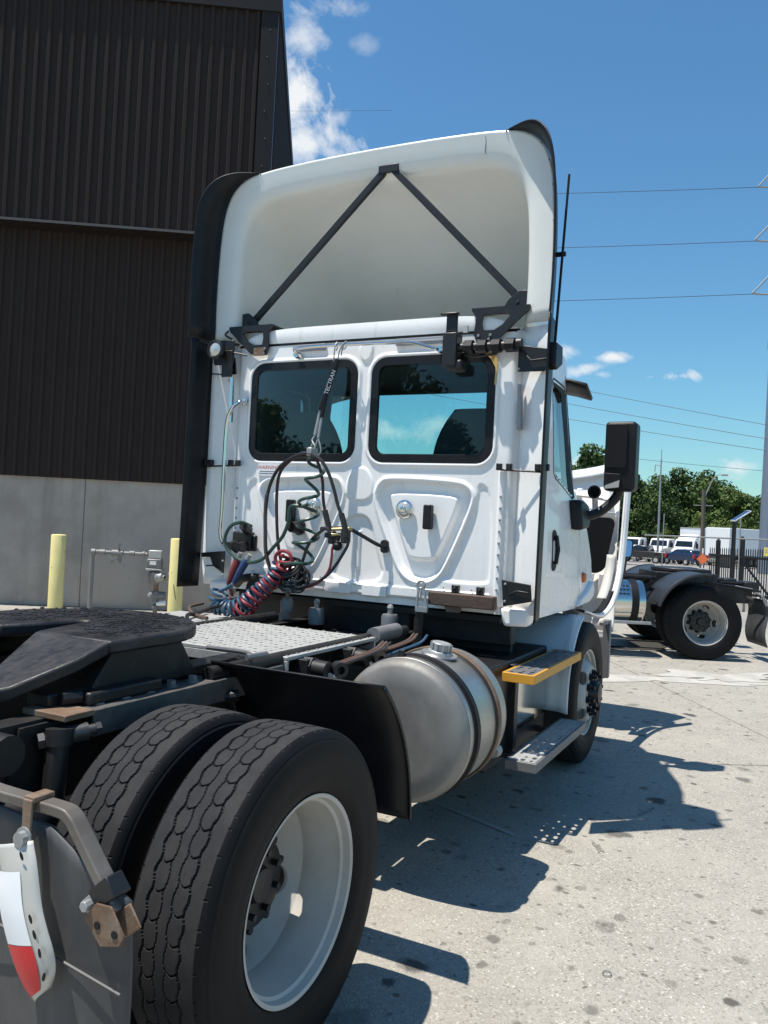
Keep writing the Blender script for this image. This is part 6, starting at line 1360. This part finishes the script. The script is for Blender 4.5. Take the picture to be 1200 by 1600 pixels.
# ================================================================== trees
def crown_mesh(name, seed, mm, n=2600, lobes=26, leaf=.42, flat_=.85):
    r_ = np.random.default_rng(seed); C = []
    for k in range(lobes):
        z = r_.uniform(0, 1); a = r_.uniform(0, 2*PI); rad = (.25 + .75*math.sin(PI*min(1, z*.9 + .18)))*2.9*math.sqrt(r_.uniform(.15, 1)); C.append((rad*math.cos(a), rad*math.sin(a), 2.4 + z*7.2, r_.uniform(.7, 1.55)))
    V = []; F = []
    for k in range(n):
        c = C[r_.integers(lobes)]; d = r_.normal(size=3); d /= np.linalg.norm(d); rr_ = c[3]*(r_.uniform(.45, 1.08)**.6)
        p = np.array(c[:3]) + d*rr_*np.array([1, 1, flat_]); nrm = d + r_.normal(size=3)*.55; nrm /= np.linalg.norm(nrm)
        a = np.cross(nrm, r_.normal(size=3)); a /= np.linalg.norm(a); b = np.cross(nrm, a); s_ = leaf*r_.uniform(.5, 1.25); o = len(V)
        V += [tuple(p + a*s_*.6), tuple(p + b*s_*.34), tuple(p - a*s_*.6), tuple(p - b*s_*.34)]; F.append((o, o + 1, o + 2, o + 3))
    me = bpy.data.meshes.new(name); me.from_pydata(V, [], F); me.materials.append(mm); me.update(); return me, C
def trunk_mesh(name, C, seed):
    m = MB(); m.tube([(0, 0, -.3), (.05, 0, 1.5), (.0, .08, 4.5), (.05, 0, 8.2)], [.26, .19, .14, .05], 9); r_ = random.Random(seed)
    for c in r_.sample(C, 9):
        z0 = max(1.6, c[2]*.55); m.tube([(.02, .03, z0), (c[0]*.5, c[1]*.5, (z0 + c[2])/2 + .2), c[:3]], [.09, .05, .02], 6)
    return m.mesh(name, bark)
KIND = []
for i, (mm, n_, lb_, lf_) in enumerate(((leafa, 3600, 30, .40), (leafb, 3200, 24, .42), (leafa, 3400, 34, .38), (leafb, 3600, 28, .40), (leafc, 2400, 18, .36))):
    me, C = crown_mesh('crown_%d' % i, 11 + i, mm, n_, lb_, lf_); KIND.append((me, trunk_mesh('trunk_%d' % i, C, i)))
def tree(x, y, h_, w_, k, lab, grp, rz=None):
    t = thing('tree', lab, 'tree', onG(x, y), random.uniform(0, 6.28) if rz is None else rz, grp); s_ = h_/10.2
    for nm, me in (('trunk', KIND[k][1]), ('crown', KIND[k][0])): link(nm, me, t, scale=(w_*s_, w_*s_, s_))
    return t
r_ = random.Random(12); GRP = 'trees in the wood behind the parked trucks'
ORD = 'first second third fourth fifth sixth seventh eighth ninth tenth eleventh twelfth thirteenth fourteenth fifteenth sixteenth seventeenth eighteenth nineteenth twentieth'.split()
def ordn(i): return 'leafy green ' + (ORD[i] if i < 20 else 'twenty-' + ORD[i - 20] if i < 29 else 'thirtieth')
def fpt(px, D):
    """a point D metres off along the sight line through column px, on the ground"""
    lat = (px - 600)/FPX*D; p = Vector((CX, CY, 0)) + Vector((FW.x, FW.y, 0)).normalized()*D + Vector((RT.x, RT.y, 0)).normalized()*lat; return p.x, p.y
for q_, px in enumerate(range(860, 1330, 17)):
    D = r_.uniform(106, 122); x, y = fpt(px + r_.uniform(-7, 7), D); top = (10.6 + r_.uniform(-1.0, 1.3) - (1.2 if 1010 < px < 1060 else 0) - (2.2 if px > 1140 else 0))
    tree(x, y, top + 1.0, r_.uniform(.85, 1.15), r_.choice([0, 1, 2, 3, 0, 2]), ordn(q_) + ' tree from the left in the front row of the wood', GRP)
for q_, px in enumerate(range(850, 1330, 21)):
    D = r_.uniform(124, 140); x, y = fpt(px + r_.uniform(-8, 8), D); tree(x, y, 11.0 + r_.uniform(-1, 1.5) - (2.0 if px > 1140 else 0), 1.2, r_.choice([0, 1, 2, 3]), ordn(q_) + ' tree from the left in the back row of the wood', GRP)
for q_, (px, D, h_, w_, k) in enumerate(sorted(((1105, 99, 6.6, 1.3, 4), (1135, 101, 6.0, 1.4, 4), (1150, 100, 5.6, 1.3, 4), (1085, 104, 5.0, 1.3, 4), (1045, 104, 4.2, 1.3, 4), (985, 103, 3.6, 1.4, 1), (1172, 102, 5.0, 1.3, 4)))):
    x, y = fpt(px, D); tree(x, y, h_, w_, k, 'low bright bushy tree, ' + ORD[q_] + ' from the left at the foot of the wood', 'low bright trees at the foot of the wood')
tree(*fpt(925, 72), 10.2, .95, 0, 'nearer dark tree just above the tilted hood', None, 1.0)
tree(*fpt(897, 76), 9.0, .9, 1, 'nearer tree beside the cab, left of the one above the hood', None, 2.0)
# trees behind the photographer, seen mirrored in the rear windows
for q_, (x, y, h_, w_, k) in enumerate(((-46, 24, 14.5, 1.05, 0), (-52, 40, 12, 1.2, 1), (-40, 8, 9, 1.3, 2), (-60, 12, 11, 1.4, 3), (-70, 30, 12, 1.5, 0), (-70, 52, 12, 1.5, 2))):
    tree(x, y, h_, w_, k, 'broad dark tree behind the photographer, mirrored in the rear windows', 'trees mirrored in the rear windows')
# the wood goes on to both sides as one far mass
def far_wood(name, px0, px1, n, seed):
    q = np.random.default_rng(seed); V = []; F = []
    for k in range(n):
        px = q.uniform(px0, px1); D = q.uniform(108, 136); x, y = fpt(px, D); top = 9.6 + 1.5*math.sin(px*.043) + .9*math.sin(px*.117 + 2) + .5*math.sin(px*.29)
        z = gz(x, y) + top*(1 - q.uniform(0, 1)**1.8*.95) + q.normal()*.25; nr = q.normal(size=3) + np.array([-.6, -.3, .7]); nr /= np.linalg.norm(nr)
        a = np.cross(nr, q.normal(size=3)); a /= np.linalg.norm(a); b = np.cross(nr, a); s_ = q.uniform(.35, .85); p = np.array([x, y, z]); o = len(V)
        V += [tuple(p + a*s_*.6), tuple(p + b*s_*.36), tuple(p - a*s_*.6), tuple(p - b*s_*.36)]; F.append((o, o + 1, o + 2, o + 3))
    me = bpy.data.meshes.new(name); me.from_pydata(V, [], F); me.materials.append(leafa if seed % 2 else leafb); me.update()
    o = bpy.data.objects.new(name, me); COL.objects.link(o); o['kind'] = 'stuff'; o['label'] = 'far green wood closing off the yard beyond the trucks'
    return o
far_wood('far_wood', -500, 858, 34000, 3)
far_wood('far_wood', 1325, 2300, 24000, 4)
